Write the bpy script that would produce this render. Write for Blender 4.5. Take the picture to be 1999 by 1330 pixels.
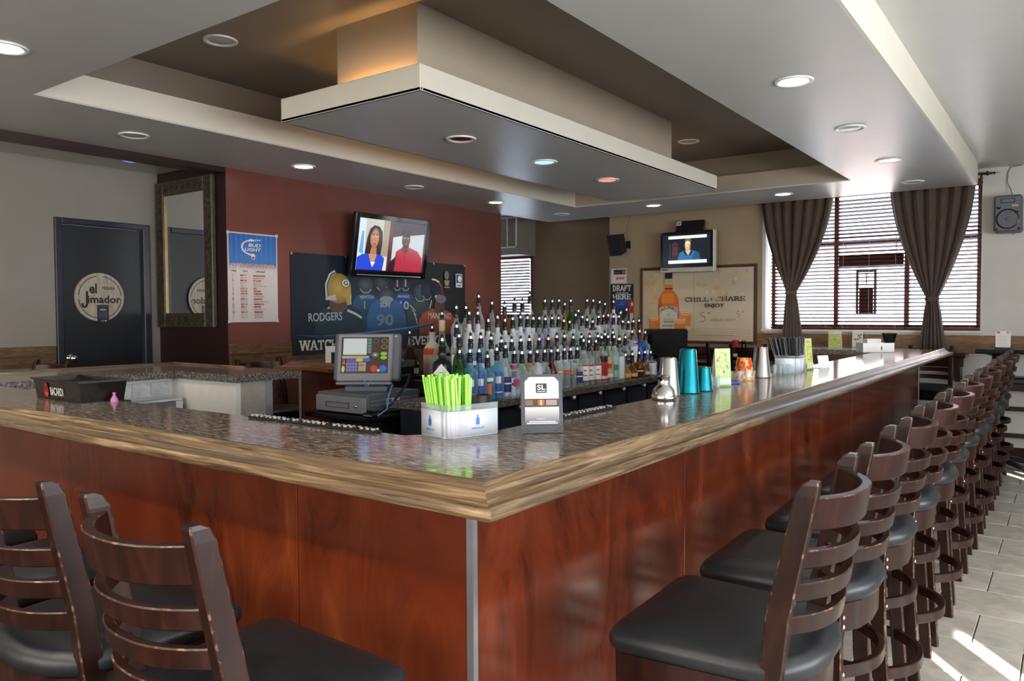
import bpy, math, random
from mathutils import Matrix, Vector
random.seed(7)
PI = math.pi
for o in list(bpy.data.objects): bpy.data.objects.remove(o)
scene = bpy.context.scene
COL = scene.collection
sin, cos, rad = math.sin, math.cos, math.radians

# ------------------------------------------------------------------ camera
EYE = 1.35
cam_d = bpy.data.cameras.new('camera'); cam = bpy.data.objects.new('camera', cam_d); COL.objects.link(cam)
yaw, pitch, roll = 0.6272638, -0.0348212, -0.00452267
f_ = Vector((-sin(yaw)*cos(pitch), cos(yaw)*cos(pitch), sin(pitch)))
r0 = Vector((cos(yaw), sin(yaw), 0)); u0 = r0.cross(f_)
r_ = r0*cos(roll)+u0*sin(roll); u_ = u0*cos(roll)-r0*sin(roll)
cam.matrix_world = Matrix(((r_.x, u_.x, -f_.x, 0), (r_.y, u_.y, -f_.y, 0), (r_.z, u_.z, -f_.z, EYE), (0, 0, 0, 1)))
cam_d.sensor_width = 36; cam_d.lens = 1507.14/1999*36; cam_d.clip_start = 0.05
scene.camera = cam

# ------------------------------------------------------------------ world, sun, large lights, exposure
scene.view_settings.view_transform = 'Standard'
scene.view_settings.look = 'None'
scene.view_settings.gamma = 1
scene.view_settings.use_curve_mapping = False
scene.view_settings.exposure = 0.92
cy = scene.cycles
cy.max_bounces = 10; cy.transmission_bounces = 10; cy.glossy_bounces = 4; cy.diffuse_bounces = 4
cy.transparent_max_bounces = 28; cy.sample_clamp_indirect = 6; cy.blur_glossy = 0.5
cy.caustics_refractive = False; cy.caustics_reflective = False
w = bpy.data.worlds.new('sky'); scene.world = w; w.use_nodes = True
bg = w.node_tree.nodes['Background']; bg.inputs[0].default_value = (0.62, 0.78, 1.0, 1); bg.inputs[1].default_value = 5.5

def light(name, kind, loc, energy, color=(1, 1, 1), rot=(0, 0, 0), **kw):
    d = bpy.data.lights.new(name, kind); d.energy = energy; d.color = color
    for k, v in kw.items(): setattr(d, k, v)
    o = bpy.data.objects.new(name, d); COL.objects.link(o); o.location = loc; o.rotation_euler = rot
    return o
# daylight arriving through the glazed street front (right-hand wall) plus an unseen fill lamp added behind the camera
light('daylight_street_side', 'AREA', (3.28, 1.5, 1.45), 250, (0.94, 0.97, 1.0), (0, rad(108), 0), shape='RECTANGLE', size=1.6, size_y=6.4)
light('added_fill_behind', 'AREA', (-1.8, -3.3, 1.85), 100, (1.0, 0.93, 0.84), (rad(90), 0, 0), shape='RECTANGLE', size=6.0, size_y=1.7)
for x_, y_, z_, e_ in ((-0.9, -0.35, 2.46, 46), (-2.1, -0.35, 2.46, 46), (-3.3, -0.35, 2.46, 40), (0.9, 0.6, 2.65, 20), (0.9, 2.6, 2.65, 18), (0.9, 4.6, 2.65, 14), (-4.75, 1.2, 2.46, 26), (-5.85, 1.0, 2.5, 20)):
    light('added_fill_spot', 'SPOT', (x_, y_, z_), e_, (1.0, 0.86, 0.68), (0, 0, 0), spot_size=rad(125), spot_blend=0.7, shadow_soft_size=0.06)  # added unseen spots: rail shadow on panels, brighter floor and left side
sun = light('sun', 'SUN', (6, -6, 8), 50.0, (1.0, 0.95, 0.86), angle=rad(0.35))
sun.rotation_euler = Vector((0.545, -0.761, 0.342)).to_track_quat('Z', 'Y').to_euler()

# ------------------------------------------------------------------ materials
def lin(c):
    c = c/255.0
    return c/12.92 if c <= 0.04045 else ((c+0.055)/1.055)**2.4
def L3(r, g, b): return (lin(r), lin(g), lin(b))
MATS = {}
def mat(name, col, rough=0.5, metal=0.0, var=0.08, scale=18.0, spec=0.5, trans=0.0, ior=1.45, emit=None, est=0.0, bump=0.0, stretch=(1, 1, 1), coat=0.0, col2=None, ramp=(0.35, 0.65), alpha=1.0, detail=3.0, sheen=0.0):
    """principled material with a noise-driven colour (procedural)"""
    if name in MATS: return MATS[name]
    m = bpy.data.materials.new(name); m.use_nodes = True
    nt = m.node_tree; N = nt.nodes; K = nt.links
    p = N['Principled BSDF']
    p.inputs['Roughness'].default_value = rough; p.inputs['Metallic'].default_value = metal
    p.inputs['Specular IOR Level'].default_value = spec
    p.inputs['Transmission Weight'].default_value = trans; p.inputs['IOR'].default_value = ior
    p.inputs['Coat Weight'].default_value = coat; p.inputs['Coat Roughness'].default_value = 0.08
    p.inputs['Alpha'].default_value = alpha
    if sheen: p.inputs['Sheen Weight'].default_value = sheen
    if emit:
        p.inputs['Emission Color'].default_value = (*emit, 1); p.inputs['Emission Strength'].default_value = est
    tc = N.new('ShaderNodeTexCoord'); mp = N.new('ShaderNodeMapping'); mp.inputs['Scale'].default_value = stretch
    nz = N.new('ShaderNodeTexNoise'); nz.inputs['Scale'].default_value = scale; nz.inputs['Detail'].default_value = detail
    K.new(tc.outputs['Object'], mp.inputs['Vector']); K.new(mp.outputs[0], nz.inputs['Vector'])
    rp = N.new('ShaderNodeValToRGB')
    c2 = col2 if col2 else tuple(min(1, x*(1+var)) for x in col)
    c1 = col if col2 else tuple(x*(1-var) for x in col)
    rp.color_ramp.elements[0].position = ramp[0]; rp.color_ramp.elements[0].color = (*c1, 1)
    rp.color_ramp.elements[1].position = ramp[1]; rp.color_ramp.elements[1].color = (*c2, 1)
    K.new(nz.outputs['Fac'], rp.inputs[0]); K.new(rp.outputs[0], p.inputs['Base Color'])
    if bump:
        b = N.new('ShaderNodeBump'); b.inputs['Strength'].default_value = bump; b.inputs['Distance'].default_value = 0.01
        K.new(nz.outputs['Fac'], b.inputs['Height']); K.new(b.outputs[0], p.inputs['Normal'])
    MATS[name] = m
    return m

def grain(name, cols, scale=3.0, stretch=(1, 1, 1), rough=0.35, spec=0.5, dist=1.2, coat=0.0, bump=0.02, patch=None, patchcol=None, detail=8, span=(0.3, 0.7)):
    """multi-colour stretched noise: wood, laminate, stone. patch adds a second large-scale stain layer"""
    if name in MATS: return MATS[name]
    m = bpy.data.materials.new(name); m.use_nodes = True
    nt = m.node_tree; N = nt.nodes; K = nt.links; p = N['Principled BSDF']
    p.inputs['Roughness'].default_value = rough; p.inputs['Specular IOR Level'].default_value = spec
    p.inputs['Coat Weight'].default_value = coat; p.inputs['Coat Roughness'].default_value = 0.1
    tc = N.new('ShaderNodeTexCoord'); mp = N.new('ShaderNodeMapping'); mp.inputs['Scale'].default_value = stretch
    nz = N.new('ShaderNodeTexNoise'); nz.inputs['Scale'].default_value = scale; nz.inputs['Detail'].default_value = detail
    nz.inputs['Roughness'].default_value = 0.62; nz.inputs['Distortion'].default_value = dist
    K.new(tc.outputs['Object'], mp.inputs['Vector']); K.new(mp.outputs[0], nz.inputs['Vector'])
    rp = N.new('ShaderNodeValToRGB'); e = rp.color_ramp.elements
    n = len(cols)
    for i, c in enumerate(cols):
        pos = span[0]+(span[1]-span[0])*i/(n-1)
        if i < 2: el = e[i]; el.position = pos
        else: el = e.new(pos)
        el.color = (*c, 1)
    K.new(nz.outputs['Fac'], rp.inputs[0])
    out = rp.outputs[0]
    if patch:
        n2 = N.new('ShaderNodeTexNoise'); n2.inputs['Scale'].default_value = patch; n2.inputs['Detail'].default_value = 4
        mp2 = N.new('ShaderNodeMapping'); mp2.inputs['Scale'].default_value = tuple(1+(s-1)*0.3 if s > 1 else s for s in stretch)
        K.new(tc.outputs['Object'], mp2.inputs['Vector']); K.new(mp2.outputs[0], n2.inputs['Vector'])
        r2 = N.new('ShaderNodeValToRGB'); r2.color_ramp.elements[0].position = 0.42; r2.color_ramp.elements[1].position = 0.66
        mx = N.new('ShaderNodeMix'); mx.data_type = 'RGBA'
        K.new(n2.outputs['Fac'], r2.inputs[0]); K.new(r2.outputs[0], mx.inputs[0])
        K.new(out, mx.inputs[6]); mx.inputs[7].default_value = (*patchcol, 1)
        out = mx.outputs[2]
    K.new(out, p.inputs['Base Color'])
    if bump:
        b = N.new('ShaderNodeBump'); b.inputs['Strength'].default_value = bump*10; b.inputs['Distance'].default_value = 0.002
        K.new(nz.outputs['Fac'], b.inputs['Height']); K.new(b.outputs[0], p.inputs['Normal'])
    MATS[name] = m
    return m

def print_material(name, rough=0.35, emission=0.0, base=1.0, coat=0.0):
    if name in MATS: return MATS[name]
    m = bpy.data.materials.new(name); m.use_nodes = True
    N = m.node_tree.nodes; K = m.node_tree.links; p = N['Principled BSDF']
    a = N.new('ShaderNodeVertexColor'); a.layer_name = 'Col'
    p.inputs['Roughness'].default_value = rough; p.inputs['Coat Weight'].default_value = coat
    if emission:
        p.inputs['Base Color'].default_value = (0.01, 0.01, 0.01, 1)
        K.new(a.outputs[0], p.inputs['Emission Color']); p.inputs['Emission Strength'].default_value = emission
    else:
        nz = N.new('ShaderNodeTexNoise'); nz.inputs['Scale'].default_value = 9
        mx = N.new('ShaderNodeMix'); mx.data_type = 'RGBA'; mx.blend_type = 'MULTIPLY'; mx.inputs[0].default_value = 0.12
        K.new(a.outputs[0], mx.inputs[6]); K.new(nz.outputs['Color'], mx.inputs[7]); K.new(mx.outputs[2], p.inputs['Base Color'])
    MATS[name] = m
    return m
PRINT = print_material('printed_ink', 0.38)
GLOSSPRINT = print_material('printed_vinyl', 0.4)
SCREEN2 = print_material('register_glow', 0.2, emission=0.36)
SCREEN = print_material('screen_glow', 0.15, emission=0.62)

M_ceil = mat('ceiling_paint', (0.56, 0.555, 0.53), 0.36, var=0.02, scale=3, spec=0.4, bump=0.02)
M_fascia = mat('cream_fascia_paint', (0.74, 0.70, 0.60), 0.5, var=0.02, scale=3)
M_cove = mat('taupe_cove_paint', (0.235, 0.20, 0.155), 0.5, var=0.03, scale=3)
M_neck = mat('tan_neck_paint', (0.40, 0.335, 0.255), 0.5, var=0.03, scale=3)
M_beige = mat('beige_wall_paint', (0.27, 0.245, 0.205), 0.5, var=0.03, scale=4, bump=0.02)
M_light = mat('pale_lit_wall', (0.60, 0.575, 0.53), 0.5, var=0.03, scale=4, bump=0.02)  # far wall's brighter light by the window put into this paler colour
M_tan = mat('tan_lit_wall', (0.36, 0.265, 0.165), 0.5, var=0.04, scale=4, bump=0.02)  # warm light on the same far wall put into the tan
M_brown = mat('brown_wall_paint', (0.185, 0.13, 0.08), 0.5, var=0.04, scale=4, bump=0.02)
M_red = mat('brick_red_paint', (0.165, 0.052, 0.04), 0.3, var=0.05, scale=5, spec=0.6, bump=0.03)
M_maroon = mat('dark_maroon_paint', (0.026, 0.008, 0.007), 0.4, var=0.05, scale=5)
M_oakX = grain('oak_rail_lengthwise', [L3(62, 48, 38), L3(103, 83, 62), L3(132, 108, 79), L3(170, 143, 108)], 13, (0.22, 5, 5), 0.27, dist=1.3, patch=3.0, patchcol=L3(84, 72, 62), coat=0.12, span=(0.34, 0.64))
M_oakY = grain('oak_rail_crosswise', [L3(62, 48, 38), L3(103, 83, 62), L3(132, 108, 79), L3(170, 143, 108)], 13, (5, 0.22, 5), 0.27, dist=1.3, patch=3.0, patchcol=L3(84, 72, 62), coat=0.12, span=(0.34, 0.64))
M_wains = grain('wainscot_oak', [L3(62, 44, 28), L3(98, 70, 42), L3(130, 98, 62)], 7, (1, 1, 6), 0.45, dist=1.5)
M_wainsX = grain('wainscot_oak_far', [L3(82, 56, 34), L3(124, 88, 54), L3(150, 112, 72)], 7, (1, 1, 6), 0.45, dist=1.5)
M_lam = grain('brown_stone_laminate', [L3(60, 50, 46), L3(120, 105, 97), L3(156, 140, 129), L3(202, 187, 174)], 62, (0.5, 1.9, 1), 0.12, dist=0.5, bump=0.0, spec=0.55, detail=6, span=(0.37, 0.66))
M_gran = grain('speckled_stone_edge', [L3(20, 20, 24), L3(70, 66, 66), L3(112, 104, 100), L3(176, 168, 160)], 95, (1, 1, 1), 0.25, dist=0.2, bump=0.0)
M_panX = grain('red_stained_panel_front', [L3(50, 20, 12), L3(94, 39, 20), L3(116, 50, 25), L3(136, 65, 33)], 3.2, (1.4, 1, 0.55), 0.26, dist=1.4, bump=0.006, patch=2.2, patchcol=L3(104, 41, 21), coat=0.2)
M_panY = grain('red_stained_panel_side', [L3(50, 21, 13), L3(92, 39, 22), L3(112, 50, 28), L3(132, 66, 37)], 3.2, (1, 1.4, 0.55), 0.2, dist=1.4, bump=0.006, patch=2.2, patchcol=L3(100, 40, 22), coat=0.25)
M_alu = mat('brushed_aluminium', (0.72, 0.74, 0.78), 0.3, 0.9, var=0.05)
M_steel = mat('polished_steel', (0.80, 0.80, 0.80), 0.09, 1.0, var=0.03)
M_teal = mat('teal_metallic', (0.03, 0.42, 0.55), 0.16, 1.0, var=0.05)
M_chrome = mat('chrome', (0.9, 0.9, 0.9), 0.05, 1.0, var=0.02)
M_mirror = mat('mirror_silver', (0.86, 0.87, 0.86), 0.0, 1.0, var=0.0)
M_tile = grain('grey_floor_tile', [L3(172, 168, 160), L3(194, 190, 181), L3(210, 206, 197)], 5, (1, 1, 1), 0.22, dist=0.8, bump=0.003)
M_grout = mat('dark_grout', L3(66, 62, 58), 0.8)
M_wtile = grain('pale_wall_tile', [L3(170, 178, 184), L3(200, 206, 208), L3(222, 226, 226)], 14, (1, 1, 1), 0.2, bump=0.003)
M_white = mat('white_paint', (0.74, 0.73, 0.69), 0.5, var=0.03)
M_wplast = mat('white_plastic', (0.78, 0.79, 0.80), 0.3, var=0.03)
M_wpaper = mat('white_paper', (0.82, 0.81, 0.79), 0.7, var=0.03)
M_black = mat('black_plastic', (0.012, 0.012, 0.014), 0.3, var=0.15)
M_gblack = mat('gloss_black', (0.006, 0.006, 0.008), 0.08, var=0.1)
M_cabinet = mat('black_painted_wood', (0.016, 0.02, 0.03), 0.35, var=0.15)
M_door = mat('black_door_paint', (0.006, 0.008, 0.012), 0.45, var=0.3, scale=6, stretch=(1, 1, 0.2))
M_stool = grain('espresso_stool_wood', [L3(22, 9, 6), L3(40, 17, 11), L3(58, 27, 17)], 10, (3, 3, 0.6), 0.34, dist=0.6, bump=0.0, coat=0.06, spec=0.32)
M_worn = mat('worn_wood_edge', L3(54, 28, 20), 0.4, col2=L3(178, 138, 108), ramp=(0.54, 0.78), scale=55, detail=5)
M_vinyl = mat('black_vinyl', (0.011, 0.013, 0.017), 0.42, var=0.15, scale=60, bump=0.05, spec=0.6)
M_grey = mat('register_grey', L3(136, 136, 142), 0.45, var=0.05)
M_dgrey = mat('register_dark_grey', L3(98, 103, 112), 0.45, var=0.05)
M_curtain = mat('brown_curtain_cloth', L3(84, 66, 54), 0.85, var=0.25, scale=90, stretch=(1, 1, 0.1), sheen=0.3)
M_slat = mat('mahogany_blind_slat', L3(96, 40, 36), 0.4, var=0.1)
M_mull = mat('mahogany_window_frame', L3(92, 34, 28), 0.4, var=0.1)
M_rubber = mat('black_rubber', (0.014, 0.014, 0.015), 0.75, var=0.2)
M_green = mat('lime_straw_plastic', L3(172, 240, 96), 0.3, var=0.06, emit=None)

M_frost = mat('frosted_panel_plastic', L3(205, 212, 222), 0.35, var=0.02)
M_red_pl = mat('red_plastic', (0.55, 0.02, 0.03), 0.35)
M_pink = mat('pink_cloth', L3(205, 130, 190), 0.7)
M_bluecord = mat('blue_cable', L3(110, 160, 215), 0.4)
M_mframe = grain('carved_dark_frame', [L3(40, 34, 26), L3(66, 57, 44), L3(92, 82, 66)], 30, (1, 1, 1), 0.4, bump=0.1)
M_gold = mat('gilt_bead', L3(170, 140, 90), 0.35, 0.4)
M_bframe = mat('banner_brown_frame', L3(74, 46, 32), 0.4)
M_cord = mat('grey_cable', L3(120, 116, 108), 0.5)
M_spk = mat('black_speaker_shell', (0.012, 0.012, 0.013), 0.45)
M_spkg = mat('grey_speaker_shell', L3(92, 98, 108), 0.5, bump=0.05, scale=120)
M_facade = grain('sunlit_pink_facade', [L3(162, 136, 134), L3(176, 152, 149), L3(190, 166, 162)], 3, (1, 1, 4), 0.8, bump=0.0)
M_pave = mat('sunlit_pavement', (0.5, 0.48, 0.45), 0.9)
M_shopw = mat('sky_reflection_glass', (0.36, 0.37, 0.42), 0.3)  # sky reflection put into the pale glass colour
M_awning = mat('dark_awning', L3(70, 32, 34), 0.8)

def glass(name, col, rough=0.05, ior=1.35, lo=0.10, body=(0.75, 0.8, 0.82), hi=None):
    """thin-walled glass: see-through tint face on, brighter and glossier towards the edges"""
    m = bpy.data.materials.new(name); m.use_nodes = True; N = m.node_tree.nodes; K = m.node_tree.links
    p = N['Principled BSDF']; p.inputs['Base Color'].default_value = (*body, 1); p.inputs['Roughness'].default_value = rough; p.inputs['Specular IOR Level'].default_value = 0.9
    t = N.new('ShaderNodeBsdfTransparent'); t.inputs[0].default_value = (*col, 1)
    lw = N.new('ShaderNodeLayerWeight'); lw.inputs[0].default_value = 0.35
    mr = N.new('ShaderNodeMapRange'); mr.inputs[1].default_value = 0.0; mr.inputs[2].default_value = 0.9; mr.inputs[3].default_value = lo; mr.inputs[4].default_value = (hi if hi else min(0.75, lo+0.5))
    nz = N.new('ShaderNodeTexNoise'); nz.inputs['Scale'].default_value = 40; bp = N.new('ShaderNodeBump'); bp.inputs['Strength'].default_value = 0.06; bp.inputs['Distance'].default_value = 0.01
    K.new(nz.outputs['Fac'], bp.inputs['Height']); K.new(bp.outputs[0], p.inputs['Normal'])
    mx = N.new('ShaderNodeMixShader'); K.new(lw.outputs['Facing'], mr.inputs[0]); K.new(mr.outputs[0], mx.inputs[0]); K.new(t.outputs[0], mx.inputs[1]); K.new(p.outputs[0], mx.inputs[2])
    K.new(mx.outputs[0], N['Material Output'].inputs['Surface']); MATS[name] = m
    return m
G_clear = glass('clear_bottle_glass', (0.90, 0.94, 0.95))
G_frost = glass('frosted_bottle_glass', (0.86, 0.90, 0.92), 0.35, lo=0.55, body=(0.74, 0.78, 0.81))
G_blue = glass('pale_blue_bottle_glass', (0.45, 0.74, 0.88), lo=0.16, body=(0.30, 0.58, 0.75))
G_dblue = glass('deep_blue_bottle_glass', (0.14, 0.34, 0.80), lo=0.25, body=(0.08, 0.20, 0.6))
G_green = glass('green_bottle_glass', (0.14, 0.45, 0.14), lo=0.25, body=(0.03, 0.16, 0.03))
G_amber = glass('amber_spirit_glass', (0.62, 0.27, 0.06), lo=0.35, body=(0.34, 0.12, 0.02))
G_dark = glass('dark_brown_bottle_glass', (0.16, 0.06, 0.02), lo=0.5, body=(0.05, 0.018, 0.008))
G_red = glass('red_liqueur_glass', (0.40, 0.03, 0.04), lo=0.5, body=(0.16, 0.008, 0.014))
G_yel = glass('yellow_liqueur_glass', (0.80, 0.62, 0.14), lo=0.35, body=(0.6, 0.42, 0.05))
G_shot = glass('clear_tumbler_glass', (0.96, 0.98, 0.98), lo=0.03, hi=0.4)
M_acryl = glass('clear_acrylic', (0.93, 0.95, 0.95), 0.04, lo=0.08)
G_orange = mat('orange_votive_glass', L3(190, 70, 10), 0.12, col2=L3(240, 190, 120), scale=45, ramp=(0.45, 0.6), spec=0.8)

# ------------------------------------------------------------------ mesh helpers
class MB:
    def __init__(s): s.v = []; s.f = []; s.m = []; s.s = []; s.M = None
    def pt(s, p):
        s.v.append(tuple(s.M @ Vector(p)) if s.M else tuple(p)); return len(s.v)-1
    def face(s, idx, mi=0, sm=False): s.f.append(tuple(idx)); s.m.append(mi); s.s.append(sm)
    def box(s, x0, x1, y0, y1, z0, z1, b=0.0, mi=0, ei=None):
        """box, optionally with chamfered edges (ei: material index of the chamfers)"""
        if ei is None: ei = mi
        X, Y, Z = (x0, x1), (y0, y1), (z0, z1)
        if b <= 0:
            i = [s.pt((X[a], Y[c], Z[d])) for d in (0, 1) for c in (0, 1) for a in (0, 1)]
            for q in ((0, 2, 3, 1), (4, 5, 7, 6), (0, 1, 5, 4), (2, 6, 7, 3), (0, 4, 6, 2), (1, 3, 7, 5)): s.face([i[k] for k in q], mi)
            return s
        b = min(b, abs(x1-x0)*0.49, abs(y1-y0)*0.49, abs(z1-z0)*0.49)
        P = {}
        for a in (0, 1):
            for c in (0, 1):
                for d in (0, 1):
                    bx, by, bz = (b if a == 0 else -b), (b if c == 0 else -b), (b if d == 0 else -b)
                    P[a, c, d, 0] = s.pt((X[a], Y[c]+by, Z[d]+bz)); P[a, c, d, 1] = s.pt((X[a]+bx, Y[c], Z[d]+bz)); P[a, c, d, 2] = s.pt((X[a]+bx, Y[c]+by, Z[d]))
        def q(ids, m, flip): s.face(ids[::-1] if flip else ids, m)
        for a in (0, 1): q([P[a, 0, 0, 0], P[a, 0, 1, 0], P[a, 1, 1, 0], P[a, 1, 0, 0]], mi, a == 1)
        for c in (0, 1): q([P[0, c, 0, 1], P[1, c, 0, 1], P[1, c, 1, 1], P[0, c, 1, 1]], mi, c == 1)
        for d in (0, 1): q([P[0, 0, d, 2], P[0, 1, d, 2], P[1, 1, d, 2], P[1, 0, d, 2]], mi, d == 1)
        for c in (0, 1):
            for d in (0, 1): q([P[0, c, d, 1], P[0, c, d, 2], P[1, c, d, 2], P[1, c, d, 1]], ei, (c+d) % 2 == 1)
            for a in (0, 1): q([P[a, c, 0, 0], P[a, c, 1, 0], P[a, c, 1, 1], P[a, c, 0, 1]], ei, (a+c) % 2 == 1)
        for a in (0, 1):
            for d in (0, 1): q([P[a, 0, d, 0], P[a, 1, d, 0], P[a, 1, d, 2], P[a, 0, d, 2]][::-1], ei, (a+d) % 2 == 1)
            for c in (0, 1):
                for d in (0, 1): q([P[a, c, d, 0], P[a, c, d, 1], P[a, c, d, 2]], ei, (a+c+d) % 2 == 0)
        return s
    def loft(s, rings, mi=0, sm=False, caps=True, closed=True, mis=None):
        n = len(rings[0]); ids = [[s.pt(p) for p in r] for r in rings]
        for k in range(len(rings)-1):
            for j in range(n if closed else n-1):
                a, b2 = ids[k][j], ids[k][(j+1) % n]; c, d = ids[k+1][(j+1) % n], ids[k+1][j]
                s.face((a, b2, c, d), mis[j] if mis else mi, sm)
        if caps and closed:
            s.face(ids[0][::-1], mi); s.face(ids[-1], mi)
        return s
    def lathe(s, prof, n=16, c=(0, 0), mi=0, sm=True, pw=2.0, sx=1.0, sy=1.0, caps=True):
        rings = []
        for r, z in prof:
            ring = []
            for k in range(n):
                t = 2*PI*(k+0.5)/n; ct, st = cos(t), sin(t)
                q = (abs(ct)**pw+abs(st)**pw)**(-1.0/pw)
                ring.append((c[0]+r*q*ct*sx, c[1]+r*q*st*sy, z))
            rings.append(ring)
        return s.loft(rings, mi, sm, caps)
    def tube(s, path, r, n=8, mi=0, sm=True, caps=True):
        rings = []; P = [Vector(p) for p in path]
        R = r if isinstance(r, (list, tuple)) else [r]*len(P)
        up = Vector((0, 0, 1)); prev = None
        for k, p in enumerate(P):
            t = (P[min(k+1, len(P)-1)]-P[max(k-1, 0)]).normalized()
            if prev is None:
                a = up if abs(t.z) < 0.9 else Vector((1, 0, 0))
                nrm = t.cross(a).normalized()
            else:
                nrm = (prev-t*prev.dot(t)).normalized()
            prev = nrm; bn = t.cross(nrm)
            rings.append([tuple(p+(nrm*cos(2*PI*j/n)+bn*sin(2*PI*j/n))*R[k]) for j in range(n)])
        return s.loft(rings, mi, sm, caps)
    def prism(s, poly, z0, z1, mi=0, si=None):
        a = [s.pt((x, y, z0)) for x, y in poly]; b = [s.pt((x, y, z1)) for x, y in poly]; n = len(poly)
        s.face(a[::-1], mi); s.face(b, mi)
        for k in range(n): s.face((a[k], a[(k+1) % n], b[(k+1) % n], b[k]), mi if si is None else si)
        return s
    def mesh(s, name, mats):
        me = bpy.data.meshes.new(name); me.from_pydata(s.v, [], s.f)
        for m in (mats if isinstance(mats, (list, tuple)) else [mats]): me.materials.append(m)
        me.polygons.foreach_set('material_index', s.m); me.polygons.foreach_set('use_smooth', s.s)
        me.update()
        if any(s.s): me.set_sharp_from_angle(angle=rad(62))
        return me
    def build(s, name, mats, parent=None):
        return obj(name, s.mesh(name, mats), parent)
def obj(name, me, parent=None):
    o = bpy.data.objects.new(name, me); COL.objects.link(o)
    if parent: o.parent = parent
    return o
def tag(o, label=None, cat=None, group=None, kind=None):
    if label: o['label'] = label
    if cat: o['category'] = cat
    if group: o['group'] = group
    if kind: o['kind'] = kind
    return o
def thing(name, label, cat, loc=(0, 0, 0), rz=0.0, group=None):
    o = bpy.data.objects.new(name, None); COL.objects.link(o); o.empty_display_size = 0.05
    o.location = loc; o.rotation_euler = (0, 0, rz)
    return tag(o, label, cat, group)
def struct(o): o['kind'] = 'structure'; return o
KIDS = {}
def kids(o):
    return [c for c in bpy.data.objects if c.parent == o]
def dup(root, loc, rz, label=None, group=None, tree=None):
    r = root.copy(); COL.objects.link(r); r.location = loc; r.rotation_euler = (0, 0, rz)
    if label: r['label'] = label
    if group: r['group'] = group
    for ch, gs in tree:
        c = ch.copy(); COL.objects.link(c); c.parent = r
        for g in gs:
            d = g.copy(); COL.objects.link(d); d.parent = c
    return r
def tree_of(root): return [(c, kids(c)) for c in kids(root)]
def B(name, dims, m, parent=None, b=0.0):
    return MB().box(*dims, b=b).build(name, m, parent)
def fix(o):
    me = o.data
    import bmesh
    bm = bmesh.new(); bm.from_mesh(me); bmesh.ops.recalc_face_normals(bm, faces=bm.faces); bm.to_mesh(me); bm.free()
    return o
ORD = ['first', 'second', 'third', 'fourth', 'fifth', 'sixth', 'seventh', 'eighth', 'ninth', 'tenth', 'eleventh', 'twelfth', 'thirteenth', 'fourteenth', 'fifteenth', 'sixteenth', 'seventeenth', 'eighteenth', 'nineteenth', 'twentieth', 'twenty-first', 'twenty-second', 'twenty-third', 'twenty-fourth', 'twenty-fifth', 'twenty-sixth', 'twenty-seventh', 'twenty-eighth', 'twenty-ninth', 'thirtieth']

# ------------------------------------------------------------------ flat prints (posters, signs, screens)
TEXT_CACHE = {}
def text_geo(s, bold):
    k = (s, bold)
    if k not in TEXT_CACHE:
        cu = bpy.data.curves.new('lettering', 'FONT'); cu.body = s; cu.offset = bold; cu.resolution_u = 3
        o = bpy.data.objects.new('lettering', cu); COL.objects.link(o)
        me = bpy.data.meshes.new_from_object(o.evaluated_get(bpy.context.evaluated_depsgraph_get()))
        V = [(v.co.x, v.co.y) for v in me.vertices]; F = [tuple(p.vertices) for p in me.polygons]
        bpy.data.objects.remove(o); bpy.data.curves.remove(cu); bpy.data.meshes.remove(me)
        TEXT_CACHE[k] = (V, F)
    return TEXT_CACHE[k]
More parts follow.
